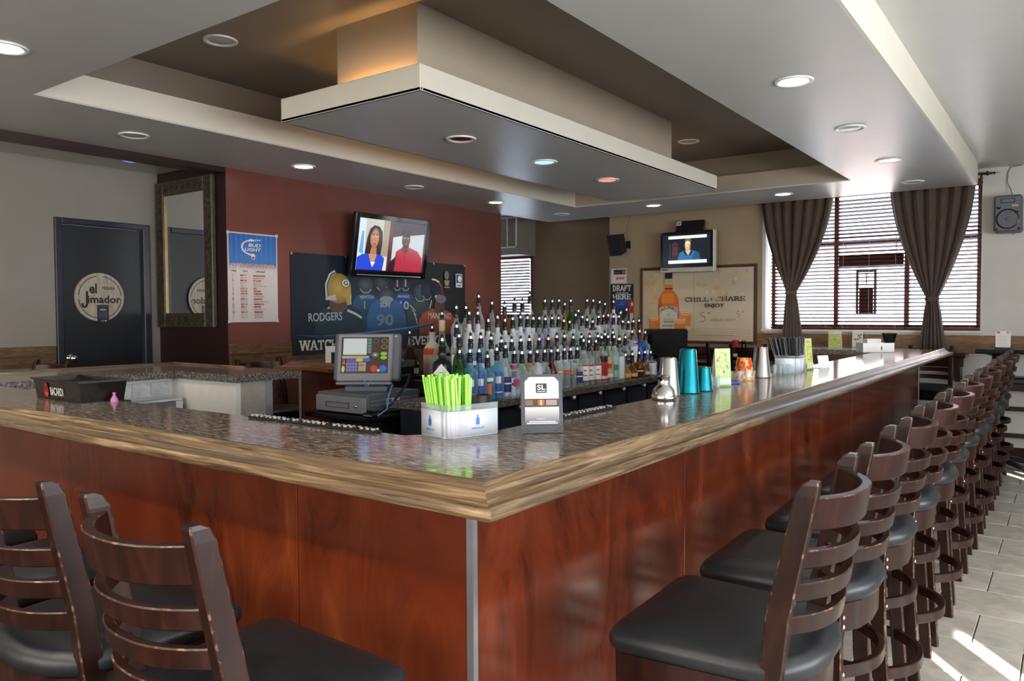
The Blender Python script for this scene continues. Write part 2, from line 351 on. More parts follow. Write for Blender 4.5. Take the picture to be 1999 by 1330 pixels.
# slab-serif capitals as strokes on a unit cell: polylines (x, y), width of the cell, serif end points
SLAB = {
    'W': (1.25, [[(0.08, 1), (0.33, 0)], [(0.33, 0), (0.62, 1)], [(0.62, 1), (0.92, 0)], [(0.92, 0), (1.17, 1)]], [(0.08, 1), (0.62, 1), (1.17, 1)]),
    'A': (0.95, [[(0.1, 0), (0.47, 1)], [(0.47, 1), (0.85, 0)], [(0.25, 0.33), (0.7, 0.33)]], [(0.1, 0), (0.85, 0)]),
    'T': (0.85, [[(0.42, 0), (0.42, 1)], [(0.05, 0.93), (0.8, 0.93)], [(0.1, 0.75), (0.1, 1)], [(0.75, 0.75), (0.75, 1)]], [(0.42, 0)]),
    'C': (0.85, [[(0.74, 0.3), (0.66, 0.1), (0.44, 0.05), (0.24, 0.14), (0.14, 0.38), (0.14, 0.62), (0.24, 0.86), (0.44, 0.95), (0.66, 0.9), (0.74, 0.7)], [(0.76, 0.66), (0.76, 1)]], []),
    'H': (1.0, [[(0.2, 0), (0.2, 1)], [(0.8, 0), (0.8, 1)], [(0.2, 0.5), (0.8, 0.5)]], [(0.2, 0), (0.2, 1), (0.8, 0), (0.8, 1)]),
    'E': (0.85, [[(0.2, 0), (0.2, 1)], [(0.06, 0.93), (0.75, 0.93)], [(0.06, 0.07), (0.75, 0.07)], [(0.2, 0.5), (0.55, 0.5)], [(0.73, 0.72), (0.73, 1)], [(0.73, 0), (0.73, 0.28)], [(0.55, 0.38), (0.55, 0.62)]], []),
    'V': (0.98, [[(0.1, 1), (0.48, 0)], [(0.48, 0), (0.88, 1)]], [(0.1, 1), (0.88, 1)]),
    'R': (0.95, [[(0.2, 0), (0.2, 1)], [(0.06, 0.93), (0.5, 0.93), (0.7, 0.85), (0.72, 0.66), (0.6, 0.5), (0.2, 0.48)], [(0.5, 0.48), (0.8, 0.04)]], [(0.2, 0), (0.82, 0)]),
    'Y': (0.95, [[(0.1, 1), (0.47, 0.48)], [(0.85, 1), (0.47, 0.48)], [(0.47, 0.5), (0.47, 0)]], [(0.1, 1), (0.85, 1), (0.47, 0)]),
    'D': (0.95, [[(0.2, 0), (0.2, 1)], [(0.06, 0.93), (0.45, 0.93), (0.68, 0.82), (0.79, 0.5), (0.68, 0.18), (0.45, 0.07), (0.06, 0.07)]], []),
    'F': (0.85, [[(0.2, 0), (0.2, 1)], [(0.06, 0.93), (0.75, 0.93)], [(0.2, 0.5), (0.55, 0.5)], [(0.73, 0.7), (0.73, 1)], [(0.55, 0.38), (0.55, 0.62)]], [(0.2, 0)]),
    'I': (0.5, [[(0.25, 0), (0.25, 1)]], [(0.25, 0), (0.25, 1)]),
    'L': (0.82, [[(0.2, 0), (0.2, 1)], [(0.06, 0.07), (0.72, 0.07)], [(0.71, 0), (0.71, 0.32)]], [(0.2, 1)]),
    'S': (0.82, [[(0.66, 0.72), (0.6, 0.88), (0.4, 0.95), (0.2, 0.88), (0.15, 0.72), (0.25, 0.58), (0.55, 0.44), (0.67, 0.28), (0.6, 0.11), (0.4, 0.05), (0.2, 0.11), (0.13, 0.28)], [(0.68, 0.68), (0.68, 1)], [(0.12, 0), (0.12, 0.32)]], []),
}
class Print:
    """layers of flat colour on a w x h sheet, built as one thin mesh with colours printed on it"""
    def __init__(s, w, h): s.w = w; s.h = h; s.v = []; s.c = []; s.f = []; s.n = 0
    def add(s, pts, faces, col, lay=None):
        s.n += 1; z = s.n*0.00012
        b = len(s.v)
        for k, (x, y) in enumerate(pts):
            s.v.append((x*s.w, y*s.h, z)); s.c.append(col[k] if isinstance(col, list) else col)
        s.f += [tuple(b+i for i in f) for f in faces]
    def poly(s, pts, col): s.add(pts, [tuple(range(len(pts)))], col); return s
    def rect(s, x0, y0, x1, y1, col, top=None):
        c = [col, col, top, top] if top else col
        s.add([(x0, y0), (x1, y0), (x1, y1), (x0, y1)], [(0, 1, 2, 3)], c); return s
    def ell(s, cx, cy, rx, ry, col, n=28, a0=0, a1=360, rim=None):
        pts = [(cx+rx*cos(rad(a0+(a1-a0)*k/n)), cy+ry*sin(rad(a0+(a1-a0)*k/n))) for k in range(n+1)]
        if rim is not None:
            s.add([(cx, cy)]+pts, [(0, k+1, k+2) for k in range(n)], [col]+[rim]*(n+1))
        else: s.poly(pts, col)
        return s
    def ring(s, cx, cy, rx, ry, t, col, a0=0, a1=360, n=32):
        P = []
        for k in range(n+1):
            a = rad(a0+(a1-a0)*k/n)
            P += [(cx+rx*cos(a), cy+ry*sin(a)), (cx+(rx-t/s.w)*cos(a), cy+(ry-t/s.h)*sin(a))]
        s.add(P, [(2*k, 2*k+2, 2*k+3, 2*k+1) for k in range(n)], col); return s
    def line(s, pts, t, col, taper=None):
        Q = [Vector((x*s.w, y*s.h)) for x, y in pts]; P = []
        for k, q in enumerate(Q):
            d = (Q[min(k+1, len(Q)-1)]-Q[max(k-1, 0)]).normalized(); nn = Vector((-d.y, d.x))*(t/2)*(1 if taper is None else taper[k])
            P += [((q.x+nn.x)/s.w, (q.y+nn.y)/s.h), ((q.x-nn.x)/s.w, (q.y-nn.y)/s.h)]
        s.add(P, [(2*k, 2*k+1, 2*k+3, 2*k+2) for k in range(len(Q)-1)], col); return s
    def text(s, t, x, y, h, col, w=None, bold=0.0, shear=0.0, align='C', rot=0.0, arc=0.0):
        """text of cap height h at (x, y) in sheet fractions, squeezed to width w if given"""
        V, F = text_geo(t, bold)
        if not V: return s
        x0 = min(v[0] for v in V); x1 = max(v[0] for v in V)
        k = h*s.h/0.73; kx = (w*s.w/(x1-x0)) if w else k
        W = (x1-x0)*kx; off = {'C': -W/2, 'L': 0, 'R': -W}[align]; P = []
        for vx, vy in V:
            px = (vx-x0)*kx+off+vy*k*shear; py = vy*k
            if arc: py += arc*s.h*(1-(2*px/W)**2)
            if rot: px, py = px*cos(rot)-py*sin(rot), px*sin(rot)+py*cos(rot)
            P.append((x+px/s.w, y+py/s.h))
        s.add(P, F, col); return s
    def slab(s, t, x, y, h, col, w, wt=0.2, serif=True):
        tot = sum(SLAB[c][0] if c in SLAB else 0.6 for c in t)
        kx = w/tot; px = x; ax = kx*s.w; ay = h*s.h; cur = 0
        for ch in t:
            if ch not in SLAB: cur += 0.6; continue
            cw, strokes, ser = SLAB[ch]
            for st in strokes:
                vert = abs(st[0][0]-st[-1][0]) < abs(st[0][1]-st[-1][1])*1.2
                s.line([(x+(cur+a)*kx, y+b*h) for a, b in st], (wt*ax if vert else wt*0.75*ay*0.8), col)
            if serif:
                for a, b in ser:
                    yy = b*0.88; s.rect(x+(cur+a-0.19)*kx, y+yy*h, x+(cur+a+0.19)*kx, y+(yy+0.12)*h, col)
            cur += cw
        return s
    def build(s, name, parent, org, u, v, material=None):
        u = Vector(u).normalized(); v = Vector(v).normalized(); n = u.cross(v); org = Vector(org)
        me = bpy.data.meshes.new(name); me.from_pydata([tuple(org+u*x+v*y+n*(z+0.0008)) for x, y, z in s.v], [], s.f)
        ca = me.color_attributes.new('Col', 'FLOAT_COLOR', 'POINT')
        fl = []
        for c in s.c: fl += [lin(c[0]), lin(c[1]), lin(c[2]), 1.0]
        ca.data.foreach_set('color', fl); me.materials.append(material or PRINT); me.update()
        return obj(name, me, parent)

# ================================================================== ROOM SHELL
CEIL, SOF, FASC, COVE = 2.675, 2.484, 2.645, 2.84
floor = struct(B('floor', (-7.5, 3.4, -3.5, 9.2, -0.08, -0.004), M_grout))
tile_me = MB().box(0.0025, 0.3515, 0.0025, 0.3515, -0.012, 0.0, b=0.002).mesh('floor_tile', M_tile)
for j in range(-2, 24):
    for i in range(-3, 5):
        x = -0.309+i*0.354+(0.177 if j % 2 else 0); y = 3.615+(j-10)*0.354
        if -1.1 < x < 0.95 and y+0.36 < 8.42:
            t = obj('tile', tile_me, floor); t.location = (x, y, 0)
# walls
struct(B('wall_left', (-6.4, -6.26, -3.5, 2.722, 0, 2.6), M_beige)); struct(B('wall_left_upper', (-6.4, -6.26, 2.722, 3.468, 2.1, 2.6), M_beige)); struct(B('wall_left_end', (-6.4, -6.26, 3.468, 3.7, 0, 2.6), M_beige))
struct(B('wall_mirror', (-6.3, -5.292, 3.55, 3.7, 0, 2.6), M_maroon))
struct(B('wall_red', (-5.45, -5.29, 3.552, 7.09, 0, 2.7), M_red))
struct(B('wall_recess', (-8.0, -6.10, 8.91, 9.05, 0, 1.30), M_brown)); 
struct(B('wall_back', (-6.10, -4.5, 8.91, 9.05, 0, 2.7), M_brown))
struct(B('wall_recess_upper', (-8.0, -6.10, 8.91, 9.05, 2.16, 2.7), M_brown))
struct(B('wall_recess_side', (-8.1, -8.0, 6.9, 9.05, 0, 2.7), M_beige)); struct(B('wall_recess_return', (-8.1, -5.45, 6.9, 7.05, 0, 2.7), M_brown))
struct(B('wall_far', (-4.616, -2.72, 8.42, 8.9, 0, 2.7), M_tan))
struct(B('wall_far_below', (-2.72, -0.69, 8.42, 8.62, 0, 1.17), M_light)); struct(B('wall_far_above', (-2.72, -0.69, 8.42, 8.62, 2.59, 2.7), M_light))
struct(B('wall_far_pier', (-0.69, 3.5, 8.42, 8.62, 0, 2.7), M_light))
# right wall: street front with tall glazed openings between piers; wall behind the camera; openings closed by added panels
m = MB(); m.box(3.35, 3.5, -3.5, 8.42, 0, 0.7); m.box(3.35, 3.5, -3.5, 8.42, 2.5, 2.7)
struct(m.build('wall_right', M_light))
for y0, y1 in ((-3.5, -3.0), (0.6, 0.8), (4.2, 4.4), (8.0, 8.42)): struct(B('wall_right_pier', (3.35, 3.5, y0, y1, 0.7, 2.5), M_light))
sh_ = struct(bpy.data.objects.new('sun_blocker_right', None)); COL.objects.link(sh_)
M_blocker = mat('pale_sun_blocker', (0.62, 0.60, 0.56), 0.8)
def sun_blocker(y0, y1, slits):  # unseen panels added to block the sun; slits shape the floor streaks
    ys_ = y0
    for a, b, za, zb in sorted(slits):
        B('sun_blocker', (3.40, 3.41, ys_, a, 0.7, 2.5), M_blocker, sh_); B('sun_blocker', (3.40, 3.41, a, b, 0.7, za), M_blocker, sh_); B('sun_blocker', (3.40, 3.41, a, b, zb, 2.5), M_blocker, sh_); ys_ = b
    B('sun_blocker', (3.40, 3.41, ys_, y1, 0.7, 2.5), M_blocker, sh_)
sun_blocker(-3.0, 0.6, [(-1.64, -1.54, 2.16, 2.36), (-1.98, -1.94, 2.2, 2.42)]); sun_blocker(0.8, 4.2, [(2.22, 2.28, 2.18, 2.40), (2.46, 2.49, 2.3, 2.36)]); sun_blocker(4.4, 8.0, [])
sb_ = struct(bpy.data.objects.new('sun_blocker_behind', None)); COL.objects.link(sb_); B('sun_blocker', (-4.9, 1.3, -3.46, -3.45, 0.85, 2.62), M_blocker, sb_)  # unseen panel added to keep the sun out from behind
m = MB(); m.box(-6.4, 3.5, -3.5, -3.36, 0, 0.85); m.box(-6.4, 3.5, -3.5, -3.36, 2.62, 2.7); m.box(-6.4, -4.9, -3.5, -3.36, 0.85, 2.62); m.box(1.3, 3.5, -3.5, -3.36, 0.85, 2.62)
struct(m.build('wall_behind', M_light))
# ceilings
struct(B('ceiling', (-0.71, 3.5, -3.5, 8.9, CEIL, CEIL+0.1), M_ceil))
struct(B('ceiling_far', (-8.1, -0.71, 8.06, 9.05, CEIL, CEIL+0.1), M_ceil)); struct(B('ceiling_recess', (-8.1, -5.29, 6.9, 8.06, CEIL, CEIL+0.1), M_ceil))
struct(B('ceiling_side_room', (-6.4, -5.45, -3.5, 3.7, 2.535, 2.62), M_ceil))
m = MB(); X0, X1, Y0, Y1 = -4.33, -1.56, 1.80, 7.14
for a in ((-5.29, X0, -3.5, 8.06), (X1, -0.715, -3.5, 8.06), (X0, X1, -3.5, Y0), (X0, X1, Y1, 8.06)): m.box(a[0], a[1], a[2], a[3], SOF, SOF+0.01)
sof = struct(m.build('ceiling_soffit', M_ceil))
m = MB(); m.box(-0.715, -0.70, -3.5, 8.075, SOF, CEIL); m.box(-5.29, -0.70, 8.06, 8.075, SOF, CEIL)
struct(m.build('trim_soffit_fascia', M_fascia))
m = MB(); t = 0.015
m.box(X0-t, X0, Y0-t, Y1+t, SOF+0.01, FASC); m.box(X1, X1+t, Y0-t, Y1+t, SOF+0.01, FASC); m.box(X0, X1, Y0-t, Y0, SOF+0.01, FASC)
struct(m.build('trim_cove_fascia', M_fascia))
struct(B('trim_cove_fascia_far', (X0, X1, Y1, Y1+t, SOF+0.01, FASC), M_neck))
m = MB(); s_ = 0.10
m.box(X0-s_-t, X0-s_, Y0-s_, Y1+s_, SOF+0.05, COVE); m.box(X1+s_, X1+s_+t, Y0-s_, Y1+s_, SOF+0.05, COVE); m.box(X0-s_, X1+s_, Y0-s_-t, Y0-s_, SOF+0.05, COVE); m.box(X0-s_, X1+s_, Y1+s_, Y1+s_+t, SOF+0.05, COVE)
m.box(X0-s_, X1+s_, Y0-s_, Y1+s_, COVE, COVE+0.02)
struct(m.build('ceiling_cove', M_cove))
struct(B('sun_leak_slab', (-8.1, 3.5, -3.5, 9.05, 2.88, 2.96), M_light))  # unseen slab added to stop sun leaking in above the soffit
struct(B('trim_header', (-5.45, -5.285, -3.5, 3.55, 2.445, 2.60), M_maroon))
# hanging canopy over the bottles: thin tray on a square neck
can = struct(bpy.data.objects.new('ceiling_canopy', None)); COL.objects.link(can)
m = MB(); tx0, tx1, ty0, ty1 = -3.52, -2.49, 2.712, 6.45
m.box(tx0, tx1, ty0, ty1, 2.40, 2.415); 
m.build('canopy_underside', M_ceil, can)
m = MB(); m.box(tx0, tx1, ty0, ty0+0.015, 2.4, 2.528, b=0.004); m.box(tx0, tx1, ty1-0.015, ty1, 2.4, 2.528, b=0.004); m.box(tx0, tx0+0.015, ty0+0.015, ty1-0.015, 2.4, 2.528, b=0.004); m.box(tx1-0.015, tx1, ty0+0.015, ty1-0.015, 2.4, 2.528, b=0.004)
m.build('canopy_rim', M_fascia, can)
B('canopy_neck', (-3.12, -2.555, 2.765, 5.66, 2.415, COVE), M_neck, can)
M_warm = mat('warm_rope_light', (1, 0.6, 0.25), 0.5, emit=(1.0, 0.55, 0.18), est=9.0)
MB().tube([(-3.44, 2.90, 2.44), (-3.44, 6.2, 2.44)], 0.008, 6).build('rope_light', M_warm, can)
MB().tube([(-3.05, 2.742, 2.432), (-2.56, 2.742, 2.432)], 0.007, 6).build('rope_light', M_warm, can)
light('cove_glow_canopy_end', 'AREA', (-2.82, 2.742, 2.45), 1.2, (1.0, 0.55, 0.2), (rad(180), 0, 0), shape='RECTANGLE', size=0.5, size_y=0.02)
light('cove_glow_canopy_side', 'AREA', (-3.45, 4.6, 2.46), 5, (1.0, 0.6, 0.28), (rad(180), 0, 0), shape='RECTANGLE', size=0.05, size_y=1.6)

# ------------------------------------------------------------------ recessed downlights
M_off = mat('unlit_lamp_lens', (0.45, 0.44, 0.42), 0.3)
lamp_c = {'off': None, 'warm': (1.0, 0.80, 0.52), 'white': (1.0, 0.93, 0.80), 'red': (1.0, 0.10, 0.06), 'cyan': (0.35, 0.95, 1.0), 'blue': (0.15, 0.25, 1.0), 'redoff': None}
M_lens = {'off': M_off, 'warm': mat('warm_lamp_lens', (1, .9, .7), .4, emit=(1.0, 0.82, 0.55), est=6), 'white': mat('white_lamp_lens', (1, .95, .9), .4, emit=(1.0, 0.95, 0.85), est=8),
          'red': mat('red_lamp_lens', (1, .2, .1), .4, emit=(1.0, 0.12, 0.07), est=1.6), 'cyan': mat('cyan_lamp_lens', (.4, .9, 1), .4, emit=(0.25, 0.85, 1.0), est=1.0),
          'blue': mat('blue_lamp_lens', (.2, .3, 1), .4, emit=(0.10, 0.20, 1.0), est=1.2), 'redoff': mat('unlit_red_lens', (0.20, 0.01, 0.015), 0.2)}
M_trim = mat('white_lamp_trim', (0.80, 0.79, 0.76), 0.35)
trim_me = MB().lathe([(0.092, 0.0), (0.090, -0.007), (0.080, -0.009), (0.068, -0.004), (0.066, -0.001), (0.066, 0.0)], 28, caps=False).mesh('trim_ring', M_trim)
def downlight(x, y, z, kind, label, spot=0.0):
    t = thing('recessed_downlight', label, 'ceiling light', (x, y, z), group='recessed ceiling lights')
    obj('trim_ring', trim_me, t)
    MB().lathe([(0.066, -0.0015), (0.05, -0.005), (0.02, -0.007), (0.002, -0.0075)], 24).build('lens', M_lens[kind], t)
    if spot:
        light('downlight_beam', 'SPOT', (x, y, z-0.03), spot, lamp_c[kind], (0, 0, 0), spot_size=rad(110), spot_blend=0.6, shadow_soft_size=0.05)
ring = [(-4.80, 2.577, 'off', 'unlit white downlight in soffit in front of the mirror'), (-4.78, 3.886, 'warm', 'warm lit downlight in soffit above the schedule poster'),
        (-4.77, 5.1, 'off', 'unlit downlight in soffit above the tilted television'), (-4.766, 6.305, 'warm', 'warm lit downlight in soffit near end of red wall'),
        (-4.735, 7.51, 'off', 'unlit downlight at soffit corner beside the return vent'), (-3.59, 7.5, 'warm', 'warm lit downlight in far soffit above small wall speaker'),
        (-2.26, 7.55, 'white', 'lit downlight in far soffit before the curtained window'), (-1.142, 7.543, 'off', 'unlit downlight at far soffit corner over bar end'),
        (-1.131, 6.365, 'warm', 'warm lit downlight on window side soffit, second from far corner'), (-1.124, 5.113, 'off', 'unlit grey downlight in soffit between two lit ones over the stools'),
        (-1.122, 3.912, 'white', 'bright white downlight in wide soffit strip above the bar stools'), (-3.667, 1.416, 'white', 'bright downlight in near soffit at edge of frame')]
for x, y, k, lb in ring: downlight(x, y, SOF, k, lb, {'warm': 9, 'white': 12, 'off': 0}[k])
downlight(-2.984, 3.605, 2.40, 'redoff', 'unlit dark red downlight under the hanging canopy', 0)
downlight(-2.975, 4.496, 2.40, 'cyan', 'cyan lit downlight under the hanging canopy', 6)
downlight(-2.976, 5.396, 2.40, 'red', 'glowing red downlight under the hanging canopy', 8)
downlight(-3.766, 2.511, COVE, 'off', 'unlit downlight in the raised taupe cove ceiling beside canopy neck')
downlight(-2.72, 6.38, COVE, 'off', 'unlit downlight in cove ceiling behind the far end of canopy')
downlight(-5.841, 3.109, 2.535, 'blue', 'blue lit downlight in side room ceiling before the black door', 2)

# ------------------------------------------------------------------ black door with frame (side room)
d1 = struct(bpy.data.objects.new('door_1', None)); COL.objects.link(d1)
B('door_leaf', (-6.32, -6.275, 2.775, 3.405, 0.01, 2.05), M_door, d1, b=0.003)
m = MB(); m.box(-6.33, -6.235, 2.722, 2.772, 0, 2.10, b=0.006); m.box(-6.33, -6.235, 3.408, 3.468, 0, 2.10, b=0.006); m.box(-6.33, -6.235, 2.772, 3.408, 2.052, 2.10, b=0.006)
m.build('door_frame', M_cabinet, d1)
m = MB(); m.M = Matrix.Translation((-6.275, 2.83, 1.02)) @ Matrix.Rotation(rad(90), 4, 'Y')
m.lathe([(0.001, 0.075), (0.02, 0.072), (0.03, 0.055), (0.027, 0.035), (0.014, 0.022), (0.012, 0.008), (0.032, 0.006), (0.034, 0.0)], 18)
m.build('door_knob', M_chrome, d1)

# round wooden tequila sign on the door, small flyer over its lower edge
sg = thing('round_wooden_sign', 'round pale wooden tequila sign hung on the black door', 'sign', (0, 0, 0))
M_signw = grain('pale_sign_wood', [L3(150, 136, 118), L3(176, 162, 142), L3(196, 184, 165)], 9, (1, 6, 0.5), 0.5, bump=0.0)
m = MB(); m.M = Matrix.Translation((-6.275, 3.055, 1.495)) @ Matrix.Rotation(rad(90), 4, 'Y')
m.lathe([(0.193, 0.0), (0.193, 0.016), (0.190, 0.02), (0.001, 0.02)], 48, sm=False); fix(m.build('disc', M_signw, sg))
p = Print(0.386, 0.386); K = (24, 20, 18)
for a0, a1 in ((5, 82), (98, 175), (186, 262), (278, 355)): p.ring(0.5, 0.5, 0.44, 0.44, 0.006, K, a0, a1, 16)
p.text('el', 0.36, 0.585, 0.20, K, w=0.15, bold=0.03); p.text('TEQUILA', 0.67, 0.66, 0.06, K, w=0.26, bold=0.035)
p.text('imador', 0.585, 0.385, 0.155, K, w=0.68, bold=0.03)
p.line([(0.235, 0.62), (0.235, 0.36), (0.215, 0.31), (0.175, 0.295), (0.145, 0.32), (0.135, 0.36)], 0.018, K); p.ell(0.145, 0.355, 0.025, 0.025, K)
p.build('sign_lettering', sg, (-6.255, 3.055-0.193, 1.495-0.193), (0, 1, 0), (0, 0, 1))
fl = thing('small_flyer', 'small dark flyer taped over bottom of round wooden sign', 'flyer')
B('sheet', (-6.2535, -6.2515, 3.028, 3.118, 1.295, 1.435), M_cabinet, fl)
p = Print(0.09, 0.14); p.rect(0, 0, 1, 1, (38, 44, 54)); p.rect(0.05, 0.86, 0.95, 0.97, (66, 58, 56)); p.ell(0.5, 0.72, 0.3, 0.06, (140, 160, 190)); p.ell(0.25, 0.42, 0.14, 0.22, (62, 70, 90)); p.ell(0.5, 0.45, 0.14, 0.25, (50, 72, 100)); p.ell(0.75, 0.44, 0.13, 0.22, (110, 60, 48)); p.rect(0.42, 0.06, 0.5, 0.13, (200, 205, 215)); p.rect(0.6, 0.05, 0.78, 0.12, (190, 195, 205))
p.build('flyer_print', fl, (-6.2512, 3.028, 1.295), (0, 1, 0), (0, 0, 1))

# ------------------------------------------------------------------ wainscot boards
def wains(name, boards, m):
    o = struct(bpy.data.objects.new(name, None)); COL.objects.link(o)
    for d in boards: B('plank', d, m, o, b=0.004)
    return o
wains('trim_1', [(-6.262, -6.245, a, b-0.003, z0, z1) for a, b in ((-0.4, 1.2), (1.2, 2.72)) for z0, z1 in ((0.965, 1.04), (1.043, 1.12))], M_wains)
wains('trim_2', [(-5.292, -5.275, a, b-0.003, z0, z1) for a, b in ((3.56, 4.7), (4.7, 5.9), (5.9, 7.08)) for z0, z1 in ((0.945, 1.035), (1.038, 1.125))], M_wains)
wains('trim_3', [(a, b-0.003, 8.405, 8.425, z0, z1) for a, b in ((-2.79, -1.7), (-1.7, -0.5), (-0.5, 0.7), (0.7, 2.0)) for z0, z1 in ((0.955, 1.04), (1.043, 1.125))], M_wainsX)
# glazed tiles on the wall below the far ledge
tw = struct(bpy.data.objects.new('trim_4', None)); COL.objects.link(tw)
wt = MB().box(0.002, 0.138, -0.006, 0, 0.002, 0.138, b=0.002).mesh('wall_tile', M_wtile)
for i in range(16):
    for j in range(5):
        t = obj('tile', wt, tw); t.location = (-4.55+i*0.14, 8.42, 0.17+j*0.14)

# ------------------------------------------------------------------ far window, blinds, curtains, street outside
w1 = struct(bpy.data.objects.new('window_1', None)); COL.objects.link(w1)
m = MB(); WX = (-2.66, -2.0, -1.335, -0.70)
for a, b in ((-2.66, -2.625), (-2.02, -1.975), (-1.355, -1.31), (-0.735, -0.70)): m.box(a, b, 8.52, 8.58, 1.2, 2.585)
m.box(-2.66, -0.70, 8.52, 8.58, 1.17, 1.21); m.box(-2.66, -0.70, 8.52, 8.58, 2.55, 2.585); m.box(-2.66, -0.70, 8.525, 8.575, 2.05, 2.09)
m.build('window_frame', M_mull, w1)
M_pane = glass('window_glass', (0.97, 0.98, 0.98), 0.02, lo=0.0, hi=0.25)
for k in range(3): B('pane', (WX[k]+0.03, WX[k+1]-0.02, 8.548, 8.552, 1.21, 2.05), M_pane, w1); B('pane', (WX[k]+0.03, WX[k+1]-0.02, 8.548, 8.552, 2.09, 2.55), M_pane, w1)
B('window_sill', (-2.74, -0.68, 8.395, 8.52, 1.145, 1.17), M_white, w1, b=0.004)
B('window_reveal', (-2.735, -2.70, 8.415, 8.56, 1.17, 2.59), M_white, w1)
M_ladder = mat('blind_cord', (0.5, 0.42, 0.4), 0.7)
def blind(x0, x1, z0, z1, y, label, pitch=0.0375, tilt=-17):
    t = thing('venetian_blind', label, 'window blind', (0, 0, 0), group=None)
    wd = x1-x0; ca, sa = cos(rad(tilt))*0.0235, sin(rad(tilt))*0.0235
    sm = MB(); v = [sm.pt((0, -ca, -sa-0.0018)), sm.pt((wd, -ca, -sa-0.0018)), sm.pt((wd, ca, sa-0.0018)), sm.pt((0, ca, sa-0.0018)), sm.pt((0, -ca, -sa+0.0018)), sm.pt((wd, -ca, -sa+0.0018)), sm.pt((wd, ca, sa+0.0018)), sm.pt((0, ca, sa+0.0018))]
    for q in ((0, 3, 2, 1), (4, 5, 6, 7), (0, 1, 5, 4), (2, 3, 7, 6), (0, 4, 7, 3), (1, 2, 6, 5)): sm.face([v[i] for i in q])
    me = sm.mesh('slat', M_slat); z = z0+0.03
    while z < z1-0.06:
        o = obj('slat', me, t); o.location = (x0, y, z); z += pitch
    B('bottom_rail', (x0, x1, y-0.02, y+0.02, z0-0.005, z0+0.012), M_slat, t, b=0.003); B('head_rail', (x0, x1, y-0.028, y+0.028, z1-0.055, z1), M_slat, t, b=0.003)
    for q in (0.12, 0.5, 0.88): MB().tube([(x0+wd*q, y-0.027, z0), (x0+wd*q, y-0.027, z1-0.05)], 0.002, 5).build('ladder_cord', M_ladder, t)
    return t
blind(-2.655, -2.005, 1.185, 2.585, 8.475, 'mahogany slatted blind behind first curtain next to brown banner')
blind(-1.99, -1.345, 1.185, 2.585, 8.475, 'mahogany slatted blind between the two brown curtains')
blind(-1.33, -0.705, 1.185, 2.585, 8.475, 'mahogany slatted blind behind curtain next to grey wall speaker')
# sign boards standing in the middle pane, seen from behind
wsg = thing('window_sign_board', 'dark long sign board seen from behind in middle window pane', 'sign')
B('board', (-1.97, -1.36, 8.505, 8.515, 1.80, 1.94), M_awning, wsg, b=0.003)
for x in (-1.9, -1.43): MB().tube([(x, 8.51, 1.94), (x, 8.51, 2.05)], 0.003, 6).build('hanger', M_black, wsg)
nsg = thing('upright_window_sign', 'dark narrow upright sign hanging in middle window pane', 'sign')
m = MB(); m.box(-1.80, -1.775, 8.50, 8.515, 1.32, 1.78); m.box(-1.63, -1.605, 8.50, 8.515, 1.32, 1.78); m.box(-1.775, -1.63, 8.50, 8.515, 1.755, 1.78); m.box(-1.775, -1.63, 8.50, 8.515, 1.32, 1.345); m.build('frame', M_black, nsg)
B('plate', (-1.77, -1.635, 8.505, 8.51, 1.345, 1.60), M_awning, nsg); 
m = MB(); m.tube([(-1.7, 8.5, 1.62), (-1.7, 8.5, 1.74)], 0.006, 6); m.build('tube', M_black, nsg)
# street
struct(B('street_ground', (-12, 10, 9.3, 24, -0.15, -0.1), M_pave))
fb = thing('street_building', 'sunlit pale pink building across the street behind blinds', 'building', (0, 0, 0))
B('facade', (-13, 3, 20, 21, -0.1, 3.1), M_facade, fb); B('cornice', (-13, 3, 19.85, 20.02, 2.95, 3.15), M_facade, fb)
for x in (-9.5, -6.6, -3.4): B('shop_window', (x+0.1, x+1.4, 19.97, 20.01, 0.6, 2.1), M_shopw, fb)

def curtain(xt0, xt1, xm, wm, xb0, xb1, zt, zm, zb, label, folds=7, ph=0.0):
    t = thing('curtain', label, 'curtain', (0, 0, 0))
    m = MB(); nu, nv = 84, 40; ids = []
    for j in range(nv+1):
        q = j/nv; z = zt+(zb-zt)*q
        qm = (zt-zm)/(zt-zb)
        if q < qm:
            s = 1-(q/qm)**1.7; s = max(0, s); a = xm-wm+(xt0-xm+wm)*s; b = xm+wm+(xt1-xm-wm)*s; am = 0.022+0.022*s
        else:
            s = ((q-qm)/(1-qm))**0.7; a = xm-wm+(xb0-xm+wm)*s; b = xm+wm+(xb1-xm-wm)*s; am = 0.022+0.012*s
        row = []
        for i in range(nu+1):
            u = i/nu; f = sin(u*2*PI*folds+ph+0.5*sin(5*u))
            row.append(m.pt((a+(b-a)*u, 8.33+am*f+0.010*sin(u*31+3*q)-0.02*(1-abs(2*u-1))*(1 if q > qm*0.9 else 0), z)))
        ids.append(row)
    for j in range(nv):
        for i in range(nu): m.face((ids[j][i], ids[j][i+1], ids[j+1][i+1], ids[j+1][i]), 0, True)
    o = m.build('drape', M_curtain, t)
    md = o.modifiers.new('thick', 'SOLIDIFY'); md.thickness = 0.003
    m = MB(); m.lathe([(1.0, zm-0.02), (1.08, zm-0.012), (1.08, zm+0.012), (1.0, zm+0.02)], 20, (0, 0), caps=False)
    m.v = [(xm+(x)*(wm+0.012), 8.325+y*0.05, z) for x, y, z in m.v]
    m.build('tie_band', M_curtain, t)
    return t
curtain(-2.73, -1.98, -2.40, 0.045, -2.50, -2.28, 2.60, 1.555, 1.01, 'brown tied-back curtain next to the brown framed banner', 7, 0.4)
curtain(-1.47, -0.74, -1.083, 0.045, -1.19, -0.97, 2.60, 1.47, 1.0, 'brown tied-back curtain above the far end of the long bar', 7, 1.7)
rod = thing('curtain_rod', 'black curtain rod with pointed finial above far window', 'curtain rod')
